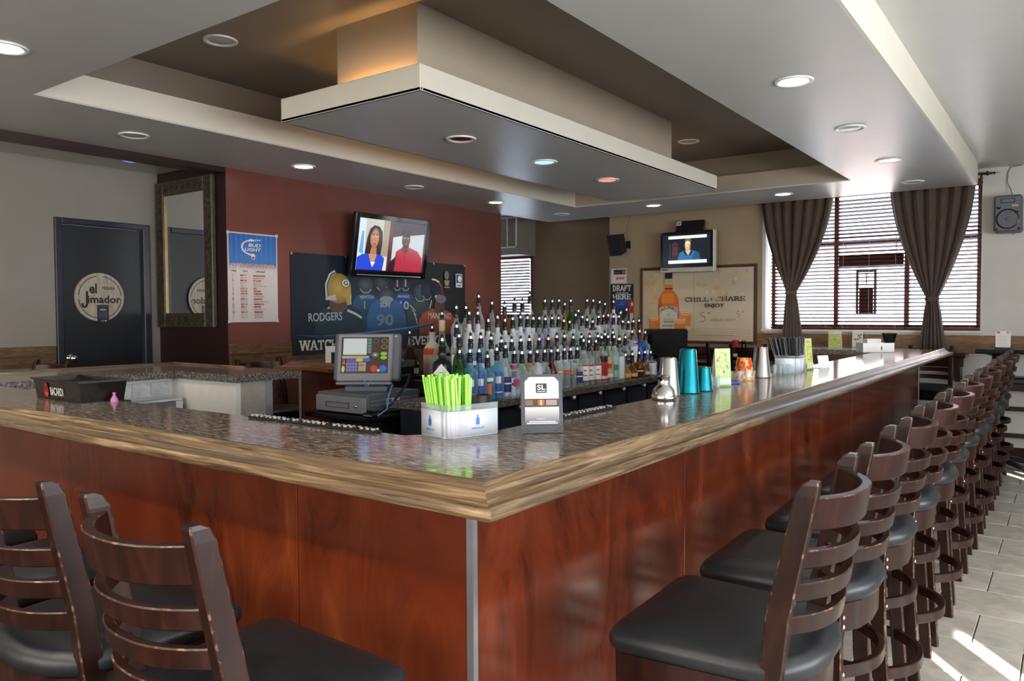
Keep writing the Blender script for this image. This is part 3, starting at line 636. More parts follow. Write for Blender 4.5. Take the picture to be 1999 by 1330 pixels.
MB().tube([(-2.9, 8.33, 2.615), (-0.66, 8.33, 2.615)], 0.011, 8).build('rod', M_black, rod)
m = MB(); m.M = Matrix.Translation((-0.66, 8.33, 2.615)) @ Matrix.Rotation(rad(90), 4, 'Y'); m.lathe([(0.011, 0), (0.02, 0.006), (0.02, 0.02), (0.009, 0.026), (0.013, 0.045), (0.005, 0.055), (0.018, 0.066), (0.004, 0.075), (0.001, 0.115)], 12); m.build('finial', M_black, rod)
m = MB(); m.tube([(-0.695, 8.33, 2.605), (-0.695, 8.33, 2.56)], 0.01, 8); m.box(-0.703, -0.687, 8.33, 8.42, 2.57, 2.585); m.build('bracket', M_black, rod)

# small window, bulkhead with vent in the recess
w2 = struct(bpy.data.objects.new('window_2', None)); COL.objects.link(w2)
m = MB()
for a, b in ((-8.0, -7.95), (-6.14, -6.10)): m.box(a, b, 8.92, 9.0, 1.3, 2.16)
m.box(-8.0, -6.10, 8.92, 9.0, 1.3, 1.34); m.box(-8.0, -6.10, 8.92, 9.0, 2.12, 2.16); m.build('window_frame', M_mull, w2)
B('pane', (-7.95, -6.14, 8.95, 8.955, 1.34, 2.12), M_pane, w2)
blind(-7.9, -6.105, 1.30, 2.17, 8.86, 'mahogany slatted blind of the small window past red wall end', pitch=0.0415, tilt=-28)
bk = struct(B('ceiling_bulkhead', (-8.0, -6.05, 8.5, 8.91, 2.15, CEIL), M_beige))
vt = thing('return_air_vent', 'white louvred return vent on bulkhead past end of red wall', 'vent')
m = MB(); vx0, vx1, vz0, vz1 = -6.75, -6.07, 2.24, 2.66
m.box(vx0, vx1, 8.485, 8.5, vz0, vz0+0.02); m.box(vx0, vx1, 8.485, 8.5, vz1-0.02, vz1); m.box(vx0, vx0+0.02, 8.485, 8.5, vz0, vz1); m.box(vx1-0.02, vx1, 8.485, 8.5, vz0, vz1); m.box(-6.235, -6.222, 8.485, 8.5, vz0, vz1); m.box(-6.41, -6.397, 8.485, 8.5, vz0, vz1)
m.build('vent_frame', M_white, vt)
lv = MB().box(vx0+0.02, vx1-0.02, 8.488, 8.499, 0, 0.008).mesh('louvre', M_beige)
for k in range(20): o = obj('louvre', lv, vt); o.location = (0, 0, vz0+0.03+k*0.019)
# ------------------------------------------------------------------ tall carved mirror on the maroon wall
mi = thing('wall_mirror', 'tall wall mirror in carved dark frame on maroon wall', 'mirror')
mx0, mx1, mz0, mz1, fw = -6.225, -5.42, 1.25, 2.45, 0.115
p0 = [(mx0, 3.515, mz0), (mx1, 3.515, mz0), (mx1, 3.515, mz1), (mx0, 3.515, mz1)]
m = MB(); m.box(mx0, mx0+fw, 3.51, 3.55, mz0, mz1, b=0.008); m.box(mx1-fw, mx1, 3.51, 3.55, mz0, mz1, b=0.008); m.box(mx0+fw, mx1-fw, 3.51, 3.55, mz0, mz0+fw, b=0.008); m.box(mx0+fw, mx1-fw, 3.51, 3.55, mz1-fw, mz1, b=0.008)
fr = m.build('carved_frame', M_mframe, mi)
m = MB()
def rosette(cx, cz, r=0.03):
    for k in range(6):
        a = k*PI/3; m.tube([(cx, 3.509, cz), (cx+r*cos(a)*0.5, 3.505, cz+r*sin(a)*0.5), (cx+r*cos(a), 3.509, cz+r*sin(a))], [0.003, 0.006, 0.002], 5)
for k in range(13):
    z = mz0+0.06+k*(mz1-mz0-0.12)/12; rosette(mx0+fw*0.5, z, 0.045); rosette(mx1-fw*0.5, z, 0.045)
for k in range(1, 8):
    x = mx0+0.06+k*(mx1-mx0-0.12)/8; rosette(x, mz0+fw*0.5, 0.045); rosette(x, mz1-fw*0.5, 0.045)
m.build('carved_relief', M_mframe, mi)
B('mirror_glass', (mx0+fw, mx1-fw, 3.53, 3.536, mz0+fw, mz1-fw), M_mirror, mi)
m = MB(); m.box(mx0+fw, mx0+fw+0.01, 3.518, 3.53, mz0+fw, mz1-fw, b=0.002); m.box(mx1-fw-0.01, mx1-fw, 3.518, 3.53, mz0+fw, mz1-fw, b=0.002); m.build('gilt_bead', M_gold, mi)

# ================================================================== THE BAR
C = 1.03                                   # counter height
RX, RY = -0.7985, 1.038                    # outer edge of the wooden rail (long side x, short side y)
LX = -4.86                                 # outer edge on the far short side
BYE = 7.42                                 # far end of the long side
bar = thing('bar_counter', 'long horseshoe bar with brown stone-look top and wooden rail', 'bar counter')
# rail profile: (inset from outer edge, height)
PROF = [(0.030, 0.986), (0.010, 0.988), (0.003, 0.993), (0.0, 1.000), (0.002, 1.008), (0.008, 1.0135), (0.014, 1.0135), (0.019, 1.011), (0.028, 1.0115), (0.040, 1.016), (0.052, 1.024), (0.061, 1.033), (0.068, 1.040), (0.076, 1.043), (0.082, 1.041), (0.086, 1.034), (0.086, 1.025), (0.060, 0.99)]
def rail(a, b, axis, side, m0, m1, mtl):
    """rail along axis between a and b at outer line side=(coordinate, inward sign); m0/m1: miter factors"""
    m = MB(); out, sg = side; R = []
    for e, mt in ((a, m0), (b, m1)):
        ring_ = []
        for u, z in PROF:
            ring_.append((e+mt*u, out+sg*u, z) if axis == 'x' else (out+sg*u, e+mt*u, z))
        R.append(ring_)
    m.loft(R, 0, False); m.s = [k < len(PROF) for k in range(len(m.f))]
    for k in range(len(m.f)): m.s[k] = k < len(PROF)-1
    o = m.build('rail', mtl, bar); return fix(o)
rail(-2.4205, RX, 'x', (RY, 1), 0.55, -1, M_oakX)
rail(LX, -2.4235, 'x', (RY, 1), 1, 0.55, M_oakX)
rail(RY, 4.3, 'y', (RX, -1), 1, 0, M_oakY); rail(4.302, BYE, 'y', (RX, -1), 0, 0, M_oakY)
rail(RY, 2.88, 'y', (LX, 1), 1, -1, M_oakY)
rail(LX, -4.02, 'x', (2.88, -1), 1, 0, M_oakX)
iX, iY = RX-0.086, RY+0.086
def top(name, poly, mtl=M_lam):
    return MB().prism(poly, C-0.042, C, 0, 1).build(name, [mtl, M_gran], bar)
M_lamY = M_lam
top('countertop', [(LX+0.086, iY), (iX, iY), (-1.27, 1.475), (-1.42, 1.475), (-4.16, 1.475), (LX+0.086, 1.475)])
top('countertop', [(iX, iY), (iX, BYE), (-1.27, BYE), (-1.27, 1.475)])
top('countertop', [(-1.27, 1.475), (-1.27, 1.66), (-1.42, 1.475)])
top('countertop', [(LX+0.086, 1.475), (-4.16, 1.475), (-4.16, 2.45), (-3.58, 2.45), (-3.58, 2.876), (-4.02, 2.876), (-4.02, 2.794), (LX+0.086, 2.794)])
top('countertop', [(-1.27, 6.95), (-1.27, BYE), (-1.95, BYE), (-1.95, 6.95)])
# stained plywood front panels with aluminium corner angles
PXF, PYF = RX-0.21, RY+0.21
xs = [PXF-0.012, -1.578, -2.79, -4.0, LX+0.22]
for k in range(4): B('panel', (xs[k+1]+0.0015, xs[k]-0.0015, PYF, PYF+0.02, 0.0, C-0.045), M_panX, bar, b=0.0015)
ys = [PYF+0.012, 2.342, 3.50, 4.70, 5.90, 7.09]
for k in range(5): B('panel', (PXF-0.02, PXF, ys[k]+0.0015, ys[k+1]-0.0015, 0.0, C-0.045), M_panY, bar, b=0.0015)
B('panel', (LX+0.2, LX+0.22, PYF, 2.7, 0.0, C-0.045), M_panY, bar); B('panel', (LX+0.2, -3.66, 2.68, 2.70, 0, C-0.045), M_panX, bar); B('panel', (-1.9, PXF, 7.08, 7.1, 0, C-0.045), M_panX, bar)
m = MB(); m.box(PXF-0.016, PXF+0.002, PYF-0.002, PYF+0.001, 0, C-0.045); m.box(PXF-0.001, PXF+0.002, PYF+0.001, PYF+0.013, 0, C-0.045); m.build('corner_strip', M_alu, bar)
m = MB(); m.box(PXF-0.001, PXF+0.002, 7.075, 7.102, 0, C-0.045); m.box(PXF-0.022, PXF+0.002, 7.1, 7.103, 0, C-0.045); m.build('corner_strip', M_alu, bar)
# inner faces
B('inner_wall', (-4.3, PXF-0.02, 1.40, 1.42, 0, C-0.045), M_black, bar); B('inner_wall', (-1.23, -1.21, 1.42, 7.09, 0, C-0.045), M_black, bar)
B('inner_wall', (-4.30, -4.24, 1.42, 2.48, 0, C-0.045), M_white, bar)
B('end_wall', (-4.24, -3.62, 2.47, 2.5, 0, C-0.045), M_white, bar); B('end_wall', (-3.645, -3.62, 2.5, 2.68, 0, C-0.045), mat('grey_beige_board', L3(165, 158, 146), 0.5), bar)
B('corner_strip', (-3.645, -3.617, 2.655, 2.703, 0, C-0.045), M_alu, bar)
bt = MB().box(0, 0.006, 0.002, 0.108, 0.002, 0.108, b=0.002).mesh('splash_tile', M_wtile)
for i in range(9):
    for j in range(7):
        t = obj('tile', bt, bar); t.location = (-4.24, 1.46+i*0.11, 0.20+j*0.11)
# ------------------------------------------------------------------ sink unit along the inner side
sk = thing('bar_sink', 'steel bar sink with perforated black drain ledge below side counter', 'sink')
m = MB(); m.box(-4.23, -4.08, 1.5, 2.44, 0.865, 0.885, b=0.004); m.box(-4.23, -4.08, 2.40, 2.44, 0.3, 0.865); m.box(-4.23, -4.08, 1.5, 1.54, 0.3, 0.865)
m.build('frame', M_steel if False else M_alu, sk)
MB().box(-4.22, -4.09, 1.56, 2.15, 0.886, 0.894, b=0.003).build('drain_mat', M_rubber, sk)
m = MB()
for i in range(22):
    for j in range(4): m.box(-4.21+j*0.03, -4.195+j*0.03, 1.58+i*0.025, 1.593+i*0.025, 0.894, 0.899)
o = m.build('mat_nubs', M_rubber, sk); o['kind'] = 'stuff'
# bar mats lying along the inner counter edge
M_nub = mat('mat_nub_highlights', (0.45, 0.46, 0.46), 0.4, col2=(0.02, 0.02, 0.02), scale=60, ramp=(0.5, 0.6))  # pale specks are highlights painted onto the black nubs
def barmat(x0, x1, y0, y1, z, label):
    t = thing('bar_mat', label, 'bar mat'); z += 0.0008
    B('base', (x0, x1, y0, y1, z, z+0.006), M_rubber, t, b=0.002)
    m = MB(); lng = x1-x0 > y1-y0; n = int(max(x1-x0, y1-y0)/0.022)
    for i in range(n):
        for j in range(2):
            if lng: a, b = x0+0.01+i*0.022, y0+0.004+j*0.013
            else: a, b = x0+0.004+j*0.013, y0+0.01+i*0.022
            m.box(a, a+0.012, b, b+0.009, z+0.006, z+0.012, b=0.002)
    o = m.build('nubs', M_nub, t); o['kind'] = 'stuff'
    return t
barmat(-2.06, -1.50, 1.445, 1.474, C, 'black rubber bar mat on short counter before the cash register')
barmat(-1.268, -1.235, 1.82, 2.30, C, 'black rubber bar mat on long counter beside the framed sign')

# ------------------------------------------------------------------ rear wooden counter end (behind the gap)
rb = thing('rear_bar_counter', 'red panelled bar end with wooden rail behind the register', 'bar counter')
m = MB(); R = []
for e in ((-4.24, 1), (-3.70, 0)):
    R.append([(e[0]+e[1]*u, 3.175+u, z) for u, z in PROF])
m.loft(R); m.s = [k < len(PROF)-1 for k in range(len(m.f))]; fix(m.build('rail', grain('warm_oak_rail', [L3(70, 40, 22), L3(120, 78, 44), L3(150, 106, 62)], 6, (0.5, 5, 5), 0.26, dist=1.0), rb))
m = MB(); R = [[(-4.24+u, e+k*u, z) for u, z in PROF] for e, k in ((3.175, 1), (3.95, 0))]
m.loft(R); fix(m.build('rail', M_oakY, rb))
MB().prism([(-4.154, 3.261), (-3.70, 3.261), (-3.70, 3.95), (-4.154, 3.95)], C-0.042, C, 0, 1).build('countertop', [M_lam, M_gran], rb)
B('panel', (-4.13, -3.55, 3.30, 3.32, 0, C-0.045), M_panX, rb, b=0.0015); B('panel', (-4.13, -4.11, 3.32, 3.94, 0, C-0.045), M_panY, rb)
m = MB(); m.box(-4.134, -4.108, 3.296, 3.299, 0, C-0.045); m.box(-4.134, -4.131, 3.299, 3.325, 0, C-0.045); m.build('corner_strip', M_alu, rb)
B('inner_wall', (-3.72, -3.70, 3.32, 3.94, 0, C-0.045), M_black, rb)
np_ = thing('napkin_holder', 'black napkin holder with white napkins on rear wooden bar end', 'napkin holder', (-3.80, 3.36, C+0.001), rad(8))
for z in range(14): B('napkin', (-0.07+0.001*(z % 3), 0.062+0.001*(z % 2), -0.06, 0.055+0.002*(z % 3), 0.012+z*0.0075, 0.018+z*0.0075), M_wpaper, np_)
m = MB(); m.box(-0.075, 0.07, -0.066, 0.062, 0, 0.01, b=0.002); m.box(-0.012, 0.012, -0.07, -0.064, 0, 0.08); m.box(0.07, 0.12, -0.06, 0.05, 0, 0.055, b=0.003); m.build('holder', M_black, np_)

# ================================================================== BACK BAR ISLAND
BB = 0.88
bb = thing('stone_worktop', 'dark speckled stone worktop under the bottles over black cabinets', 'worktop')
MB().box(-2.98, -2.50, 3.0, 6.45, BB-0.042, BB, b=0.004).build('slab', M_gran, bb)
rl = thing('rear_stone_ledge', 'thick dark speckled stone ledge under brandy bottle and black tray', 'worktop'); MB().box(-4.16, -2.985, 4.05, 6.45, BB-0.10, BB, b=0.004).build('slab', M_gran, rl)
cy0 = [3.02, 3.345, 3.655, 3.955, 4.232, 4.565, 4.90, 5.22, 5.62, 6.40]
M_knob = mat('white_knob', (0.8, 0.8, 0.78), 0.3)
for k in range(len(cy0)-1):
    a, b = cy0[k], cy0[k+1]
    lb = ['black back bar cabinet at the register end of island', 'black back bar cabinet second from register end', 'black back bar cabinet behind the framed sign', 'black back bar cabinet just past the framed sign', 'black knobbed back bar cabinet below the berry label bottles', 'black back bar cabinet below the red label bottles', 'black back bar cabinet behind the small cobbler shaker', 'black back bar cabinet behind the teal shakers', 'black back bar cabinet at monitor end of island'][k]
    t = thing('back_bar_cabinet', lb, 'cabinet')
    B('body', (-2.94, -2.56, a+0.002, b-0.002, 0.0, BB-0.043), M_cabinet, t)
    m = MB(); m.box(-2.56, -2.542, a+0.018, b-0.018, 0.08, BB-0.065, b=0.004); m.box(-2.543, -2.534, a+0.055, b-0.055, 0.12, BB-0.10, b=0.008); d = m.build('door', M_cabinet, t)
    m = MB(); m.M = Matrix.Translation((-2.54, b-0.10, BB-0.055)) @ Matrix.Rotation(rad(90), 4, 'Y'); m.lathe([(0.005, 0), (0.005, 0.012), (0.013, 0.018), (0.014, 0.026), (0.008, 0.032), (0.001, 0.033)], 12); m.build('knob', M_knob, d)
lc = thing('low_back_cabinet', 'black cupboard under the rear stone ledge of the island', 'cabinet'); B('body', (-4.1, -2.95, 4.08, 6.12, 0, BB-0.102), M_cabinet, lc, b=0.004); B('door', (-3.9, -3.4, 4.06, 4.079, 0.1, BB-0.14), M_cabinet, lc, b=0.004)
R2, R3, R4 = 0.945, 1.015, 1.115
for nm, y0s, x0, x1, z, lb in (('bottle_step', 3.22, -2.80, -2.65, R2, 'low black bottle step behind the front bottle row'), ('bottle_step', 3.36, -2.94, -2.801, R3, 'middle black bottle step carrying the third bottle row'), ('bottle_step', 3.53, -3.12, -2.941, R4, 'tall black bottle step carrying the back bottle row')):
    t = thing(nm, lb, 'display step'); B('board', (x0, x1, y0s, 5.92, z-0.018, z), M_gblack, t, b=0.003)
    for y in (y0s+0.02, 4.6, 5.88): B('bracket', (max(x0, -2.975)+0.005, x1-0.005, y-0.008, y+0.008, BB, z-0.018), M_gblack, t)

# ------------------------------------------------------------------ liquor bottles
pour_me = MB().lathe([(0.0155, -0.028), (0.0165, -0.012), (0.0165, 0.0), (0.0135, 0.002), (0.0135, 0.012), (0.016, 0.014), (0.0155, 0.022), (0.010, 0.028)], 12, mi=0)
pour_me.lathe([(0.0078, 0.026), (0.0070, 0.042)], 10, mi=1); pour_me.lathe([(0.0085, 0.042), (0.0080, 0.056), (0.004, 0.062)], 10, mi=2)
M_cappl = mat('black_pourer_rubber', (0.010, 0.010, 0.012), 0.35); M_tip = mat('pourer_steel_tip', (0.85, 0.85, 0.85), 0.15, 1.0)
pourer_mesh = pour_me.mesh('pourer', [M_cappl, M_tip, M_cappl])
SHAPE = {  # profiles as (radius fraction, height fraction of glass height)
    'dome':   [(0.92, 0), (1, 0.02), (1, 0.58), (0.93, 0.65), (0.72, 0.72), (0.46, 0.77), (0.36, 0.80), (0.34, 0.97), (0.38, 0.975), (0.38, 1)],
    'round':  [(0.92, 0), (1, 0.02), (1, 0.52), (0.96, 0.60), (0.80, 0.68), (0.55, 0.75), (0.40, 0.81), (0.36, 0.86), (0.34, 0.97), (0.40, 0.975), (0.40, 1)],
    'tall':   [(0.92, 0), (1, 0.02), (1, 0.66), (0.90, 0.72), (0.60, 0.77), (0.42, 0.80), (0.38, 0.96), (0.44, 0.965), (0.44, 1)],
    'square': [(0.95, 0), (1, 0.015), (1, 0.66), (0.92, 0.71), (0.62, 0.755), (0.40, 0.78), (0.36, 0.96), (0.40, 0.965), (0.40, 1)],
    'flare':  [(0.80, 0), (0.84, 0.02), (0.95, 0.4), (1, 0.56), (0.95, 0.64), (0.70, 0.72), (0.42, 0.77), (0.36, 0.80), (0.34, 0.97), (0.4, 0.975), (0.4, 1)],
    'bulb':   [(0.90, 0), (1, 0.03), (1.0, 0.25), (0.92, 0.40), (0.66, 0.52), (0.36, 0.62), (0.28, 0.72), (0.26, 0.97), (0.31, 0.975), (0.31, 1)],
    'jug':    [(0.95, 0), (1, 0.02), (1, 0.30), (0.93, 0.42), (0.70, 0.54), (0.42, 0.66), (0.30, 0.76), (0.25, 0.84), (0.24, 0.97), (0.29, 0.975), (0.29, 1)],
}
W_, N_, R_, Y_, O_, S_, K_, GN, SKY = (236, 234, 228), (30, 44, 110), (176, 30, 36), (232, 200, 60), (226, 116, 40), (190, 196, 202), (18, 18, 20), (70, 140, 50), (120, 170, 215)
def lab_mat(c): return mat('bottle_label_%d_%d_%d' % c, L3(*c), 0.5, var=0.03)
# kind: (shape, glass, radius, square power, label bands [(z0, z1, colour, half angle)], description)
KIND = {
    'frost':   ('dome', G_frost, 0.041, 2, [(0.12, 0.36, S_, 60)], 'frosted white vodka bottle with domed shoulder'),
    'frosttall': ('tall', G_frost, 0.038, 2, [(0.15, 0.55, (200, 208, 218), 40)], 'tall frosted bottle with pale label'),
    'clear':   ('round', G_clear, 0.039, 2, [(0.16, 0.44, W_, 65)], 'clear bottle with white front label'),
    'clearnavy': ('round', G_clear, 0.039, 2, [(0.12, 0.46, N_, 55), (0.30, 0.33, W_, 56), (0.40, 0.415, R_, 56)], 'clear bottle with navy blue label'),
    'gin':     ('square', G_blue, 0.037, 5, [(0.08, 0.62, (60, 96, 178), 42), (0.36, 0.52, W_, 26), (0.14, 0.17, W_, 43)], 'square pale blue gin bottle with blue arched label'),
    'bluewhite': ('square', G_blue, 0.038, 5, [(0.50, 0.60, W_, 45), (0.14, 0.44, (206, 120, 90), 22)], 'blue square bottle with white band and orange emblem'),
    'deep':    ('tall', G_dblue, 0.037, 2, [(0.2, 0.5, (70, 120, 210), 40), (0.3, 0.36, R_, 30)], 'deep blue bottle with red and blue label'),
    'rum':     ('round', G_clear, 0.039, 2, [(0.16, 0.46, W_, 55), (0.34, 0.42, R_, 25)], 'clear rum bottle with white label and red badge'),
    'berry':   ('round', G_clear, 0.040, 2, [(0.10, 0.52, W_, 80), (0.49, 0.52, R_, 81), (0.10, 0.125, R_, 81), (0.36, 0.40, (205, 70, 80), 14), (0.24, 0.27, GN, 22)], 'clear bottle with white berry label between red bands'),
    'bars':    ('tall', G_clear, 0.036, 4, [(0.42, 0.47, Y_, 45), (0.50, 0.55, Y_, 45)], 'clear bottle with double yellow bars'),
    'barsred': ('tall', G_clear, 0.036, 4, [(0.42, 0.47, (206, 70, 60), 45), (0.50, 0.55, (206, 70, 60), 45)], 'clear bottle with double coral red bars'),
    'barsorange': ('tall', G_clear, 0.036, 4, [(0.42, 0.47, O_, 45), (0.50, 0.55, O_, 45)], 'clear bottle with double orange bars'),
    'green':   ('round', G_green, 0.039, 2, [(0.12, 0.40, W_, 50)], 'green glass bottle with white label'),
    'limelabel': ('round', G_clear, 0.039, 2, [(0.14, 0.44, (120, 190, 60), 50)], 'clear bottle with lime green label'),
    'amber':   ('square', G_amber, 0.040, 5, [(0.14, 0.42, K_, 50), (0.3, 0.36, W_, 36)], 'square amber whiskey bottle with black label'),
    'amberbulb': ('bulb', G_amber, 0.048, 2, [(0.10, 0.26, (210, 190, 140), 40)], 'round bellied amber liqueur bottle'),
    'redliq':  ('round', G_red, 0.039, 2, [(0.10, 0.28, (210, 205, 220), 40)], 'dark red liqueur bottle with pale label'),
    'redlabel': ('tall', G_clear, 0.040, 3, [(0.06, 0.66, R_, 70), (0.52, 0.66, K_, 71), (0.10, 0.17, W_, 71)], 'bottle wrapped in red label with black top band'),
    'fruit':   ('tall', G_clear, 0.037, 2, [(0.10, 0.62, (216, 170, 110), 55), (0.34, 0.46, (180, 70, 40), 30), (0.12, 0.2, W_, 56)], 'bottle with tan and orange fruit label'),
    'tropic':  ('tall', G_clear, 0.037, 2, [(0.10, 0.64, (150, 190, 205), 55), (0.28, 0.42, (70, 130, 80), 30)], 'bottle with pale blue tropical label'),
    'yellow':  ('bulb', G_yel, 0.045, 2, [(0.1, 0.3, (236, 170, 60), 45)], 'round yellow liqueur bottle'),
    'silver':  ('flare', G_clear, 0.038, 2, [(0.12, 0.42, S_, 55), (0.3, 0.34, K_, 30)], 'clear flared bottle with silver label'),
    'violet':  ('flare', G_clear, 0.038, 2, [(0.2, 0.44, (120, 90, 170), 40)], 'clear flared bottle with violet label'),
    'orangebadge': ('tall', G_clear, 0.036, 2, [(0.56, 0.63, O_, 25)], 'tall clear bottle with small orange badge'),
    'bluebadge': ('tall', G_clear, 0.036, 2, [(0.56, 0.63, (60, 80, 190), 25)], 'tall clear bottle with small blue badge'),
    'redbadge': ('tall', G_clear, 0.036, 2, [(0.56, 0.63, R_, 25)], 'tall clear bottle with small red badge'),
    'cream':   ('tall', G_green, 0.038, 2, [(0.1, 0.6, (226, 218, 186), 60), (0.40, 0.46, (120, 100, 60), 30)], 'olive bottle with tall cream label'),
    'pinkneck': ('flare', G_clear, 0.042, 2, [(0.26, 0.46, (190, 60, 110), 30), (0.74, 0.80, (215, 60, 90), 180)], 'clear flared bottle with magenta badge and pink neck'),
    'whitebox': ('square', G_clear, 0.044, 6, [(0.05, 0.66, (232, 232, 236), 44)], 'square clear bottle with large white label'),
}
FACE = rad(-36)                             # labels turned towards the room side
BM = {}
def bottle_meshes(kind, h):
    k = (kind, round(h, 3))
    if k in BM: return BM[k]
    sh, gl, r, pw, bands, d = KIND[kind]
    if kind != 'tmp': r *= 0.92
    gh = h-0.062
    body = MB().lathe([(a*r, z*gh) for a, z in SHAPE[sh]], 20, pw=pw).mesh('glass', gl)
    LB = []
    for z0, z1, c, ha in bands:
        m = MB(); n = max(4, int(ha/6)); prof = SHAPE[sh]
        def rr(zz):
            for q in range(len(prof)-1):
                if prof[q][1] <= zz <= prof[q+1][1]:
                    f = (zz-prof[q][1])/max(1e-6, prof[q+1][1]-prof[q][1]); return (prof[q][0]+(prof[q+1][0]-prof[q][0])*f)*r
            return r
        lay = 0.0006+0.0004*bands.index((z0, z1, c, ha)); rows = []
        for j in range(3):
            zz = z0+(z1-z0)*j/2; R = rr(zz); row = []
            for i in range(n+1):
                t = FACE+rad(-ha+2*ha*i/n); ct, st = cos(t), sin(t); q = (abs(ct)**pw+abs(st)**pw)**(-1.0/pw)
                row.append(m.pt(((R*q+lay)*ct, (R*q+lay)*st, zz*gh)))
            rows.append(row)
        for j in range(2):
            for i in range(n): m.face((rows[j][i], rows[j][i+1], rows[j+1][i+1], rows[j+1][i]), 0, True)
        LB.append(m.mesh('label', lab_mat(c)))
    BM[k] = (body, LB, gh)
    return BM[k]
def bottle(x, y, z, h, kind, label, group):
    body, LB, gh = bottle_meshes(kind, h)
    t = thing('liquor_bottle', label, 'bottle', (x, y, z+0.0005), random.uniform(-0.12, 0.12), group)
    obj('glass', body, t)
    for l in LB: obj('label', l, t)
    p = obj('pourer', pourer_mesh, t); p.location = (0, 0, gh)
    return t
ROWS = [
 ('front row', -2.575, BB, 'bottles in the front row of the back bar', [(3.09, .300, 'cream'), (3.17, .300, 'gin'), (3.25, .298, 'gin'), (3.33, .265, 'bluewhite'), (3.415, .300, 'gin'), (3.495, .310, 'clearnavy'), (3.575, .275, 'pinkneck'), (3.655, .270, 'clear'), (3.73, .270, 'limelabel'), (3.805, .270, 'frosttall'), (3.88, .270, 'silver'), (3.955, .268, 'redliq'), (4.04, .268, 'bars'), (4.115, .270, 'barsred'), (4.19, .268, 'barsorange'), (4.265, .270, 'clearnavy'), (4.345, .320, 'berry'), (4.425, .310, 'berry'), (4.505, .310, 'berry'), (4.59, .335, 'redlabel'), (4.675, .335, 'fruit'), (4.755, .333, 'tropic'), (4.835, .315, 'whitebox'), (4.93, .20, 'yellow'), (5.03, .20, 'amberbulb'), (5.135, .205, 'amber'), (5.24, .205, 'amberbulb'), (5.35, .20, 'whitebox')]),
 ('second row', -2.725, R2, 'bottles in the second row of the back bar', [(3.27, .31, 'green'), (3.36, .30, 'bluewhite'), (3.45, .30, 'gin'), (3.55, .29, 'frost'), (3.65, .27, 'clear'), (3.75, .27, 'clearnavy'), (3.85, .27, 'limelabel'), (3.95, .27, 'fruit'), (4.05, .27, 'clear'), (4.15, .27, 'silver'), (4.26, .28, 'whitebox'), (4.36, .28, 'whitebox'), (4.47, .27, 'rum'), (4.58, .27, 'limelabel'), (4.69, .27, 'clear'), (4.8, .27, 'amber'), (4.91, .28, 'green'), (5.02, .29, 'yellow'), (5.12, .24, 'green'), (5.22, .25, 'clearnavy'), (5.33, .29, 'whitebox'), (5.44, .29, 'deep'), (5.56, .28, 'gin')]),
 ('third row', -2.87, R3, 'bottles in the third row of the back bar', [(3.42, .29, 'clear'), (3.53, .365, 'frost'), (3.62, .365, 'frost'), (3.715, .32, 'frost'), (3.80, .34, 'frost'), (3.885, .32, 'frosttall'), (3.965, .33, 'frost'), (4.045, .34, 'frost'), (4.125, .335, 'frosttall'), (4.20, .33, 'orangebadge'), (4.275, .33, 'bluebadge'), (4.35, .325, 'redbadge'), (4.43, .33, 'orangebadge'), (4.51, .33, 'clear'), (4.585, .31, 'bluebadge'), (4.66, .30, 'clear'), (4.745, .35, 'silver'), (4.825, .335, 'clear'), (4.90, .315, 'clearnavy'), (4.98, .30, 'rum'), (5.06, .335, 'frosttall'), (5.14, .34, 'clear'), (5.22, .345, 'silver'), (5.30, .335, 'clear'), (5.38, .335, 'bars'), (5.46, .295, 'barsorange'), (5.54, .29, 'redbadge'), (5.63, .295, 'rum'), (5.73, .30, 'amber')]),
 ('back row', -3.03, R4, 'bottles in the back row of the back bar', [(3.60, .30, 'silver'), (3.70, .30, 'orangebadge'), (3.83, .372, 'clear'), (3.96, .33, 'silver'), (4.10, .315, 'amber'), (4.205, .34, 'clear'), (4.295, .34, 'violet'), (4.385, .39, 'clear'), (4.585, .35, 'violet'), (4.68, .35, 'clear'), (4.775, .355, 'redbadge'), (4.85, .33, 'yellow'), (4.92, .355, 'green'), (5.03, .28, 'clear'), (5.16, .36, 'rum'), (5.27, .36, 'rum'), (5.37, .35, 'silver'), (5.45, .335, 'redliq'), (5.585, .355, 'frosttall'), (5.71, .265, 'limelabel'), (5.83, .29, 'clear')]),
]
for rn, x, z, grp, items in ROWS:
    for i, (y, h, kd) in enumerate(items):
        bottle(x+random.uniform(-0.006, 0.006), y, z, h, kd, '%s, %s in %s from register' % (KIND[kd][5], ORD[i], rn), grp)
# bottles at the register end of the island
def special(x, y, z, h, r, shape, gl, bands, label, pour=True, pw=2, neck=None, rot=0.0):
    t = thing('liquor_bottle', label, 'bottle', (x, y, z+0.0005), rot)
    gh = h-0.062 if pour else h
    obj('glass', MB().lathe([(a*r, q*gh) for a, q in SHAPE[shape]], 24, pw=pw).mesh('glass', gl), t)
    KIND['tmp'] = (shape, gl, r, pw, bands, '')
    BM.pop(('tmp', round(h, 3)), None)
    _, LB, _ = bottle_meshes('tmp', h if pour else h+0.062)
    for l in LB: obj('label', l, t)
    if neck:
        rn = SHAPE[shape][-3][0]*r+0.002
        MB().lathe([(rn, gh*neck[0]), (rn+0.001, gh*neck[0]+0.003), (rn+0.001, gh*neck[1])], 16).build('neck_wrap', neck[2], t)
    if pour: p = obj('pourer', pourer_mesh, t); p.location = (0, 0, gh)
    return t
special(-3.985, 4.20, BB, 0.36, 0.075, 'jug', G_dark, [(0.10, 0.24, W_, 50)], 'brown brandy bottle with gold neck on black tray', neck=(0.66, 0.82, mat('amber_foil', L3(120, 70, 30), 0.35, 0.3)))
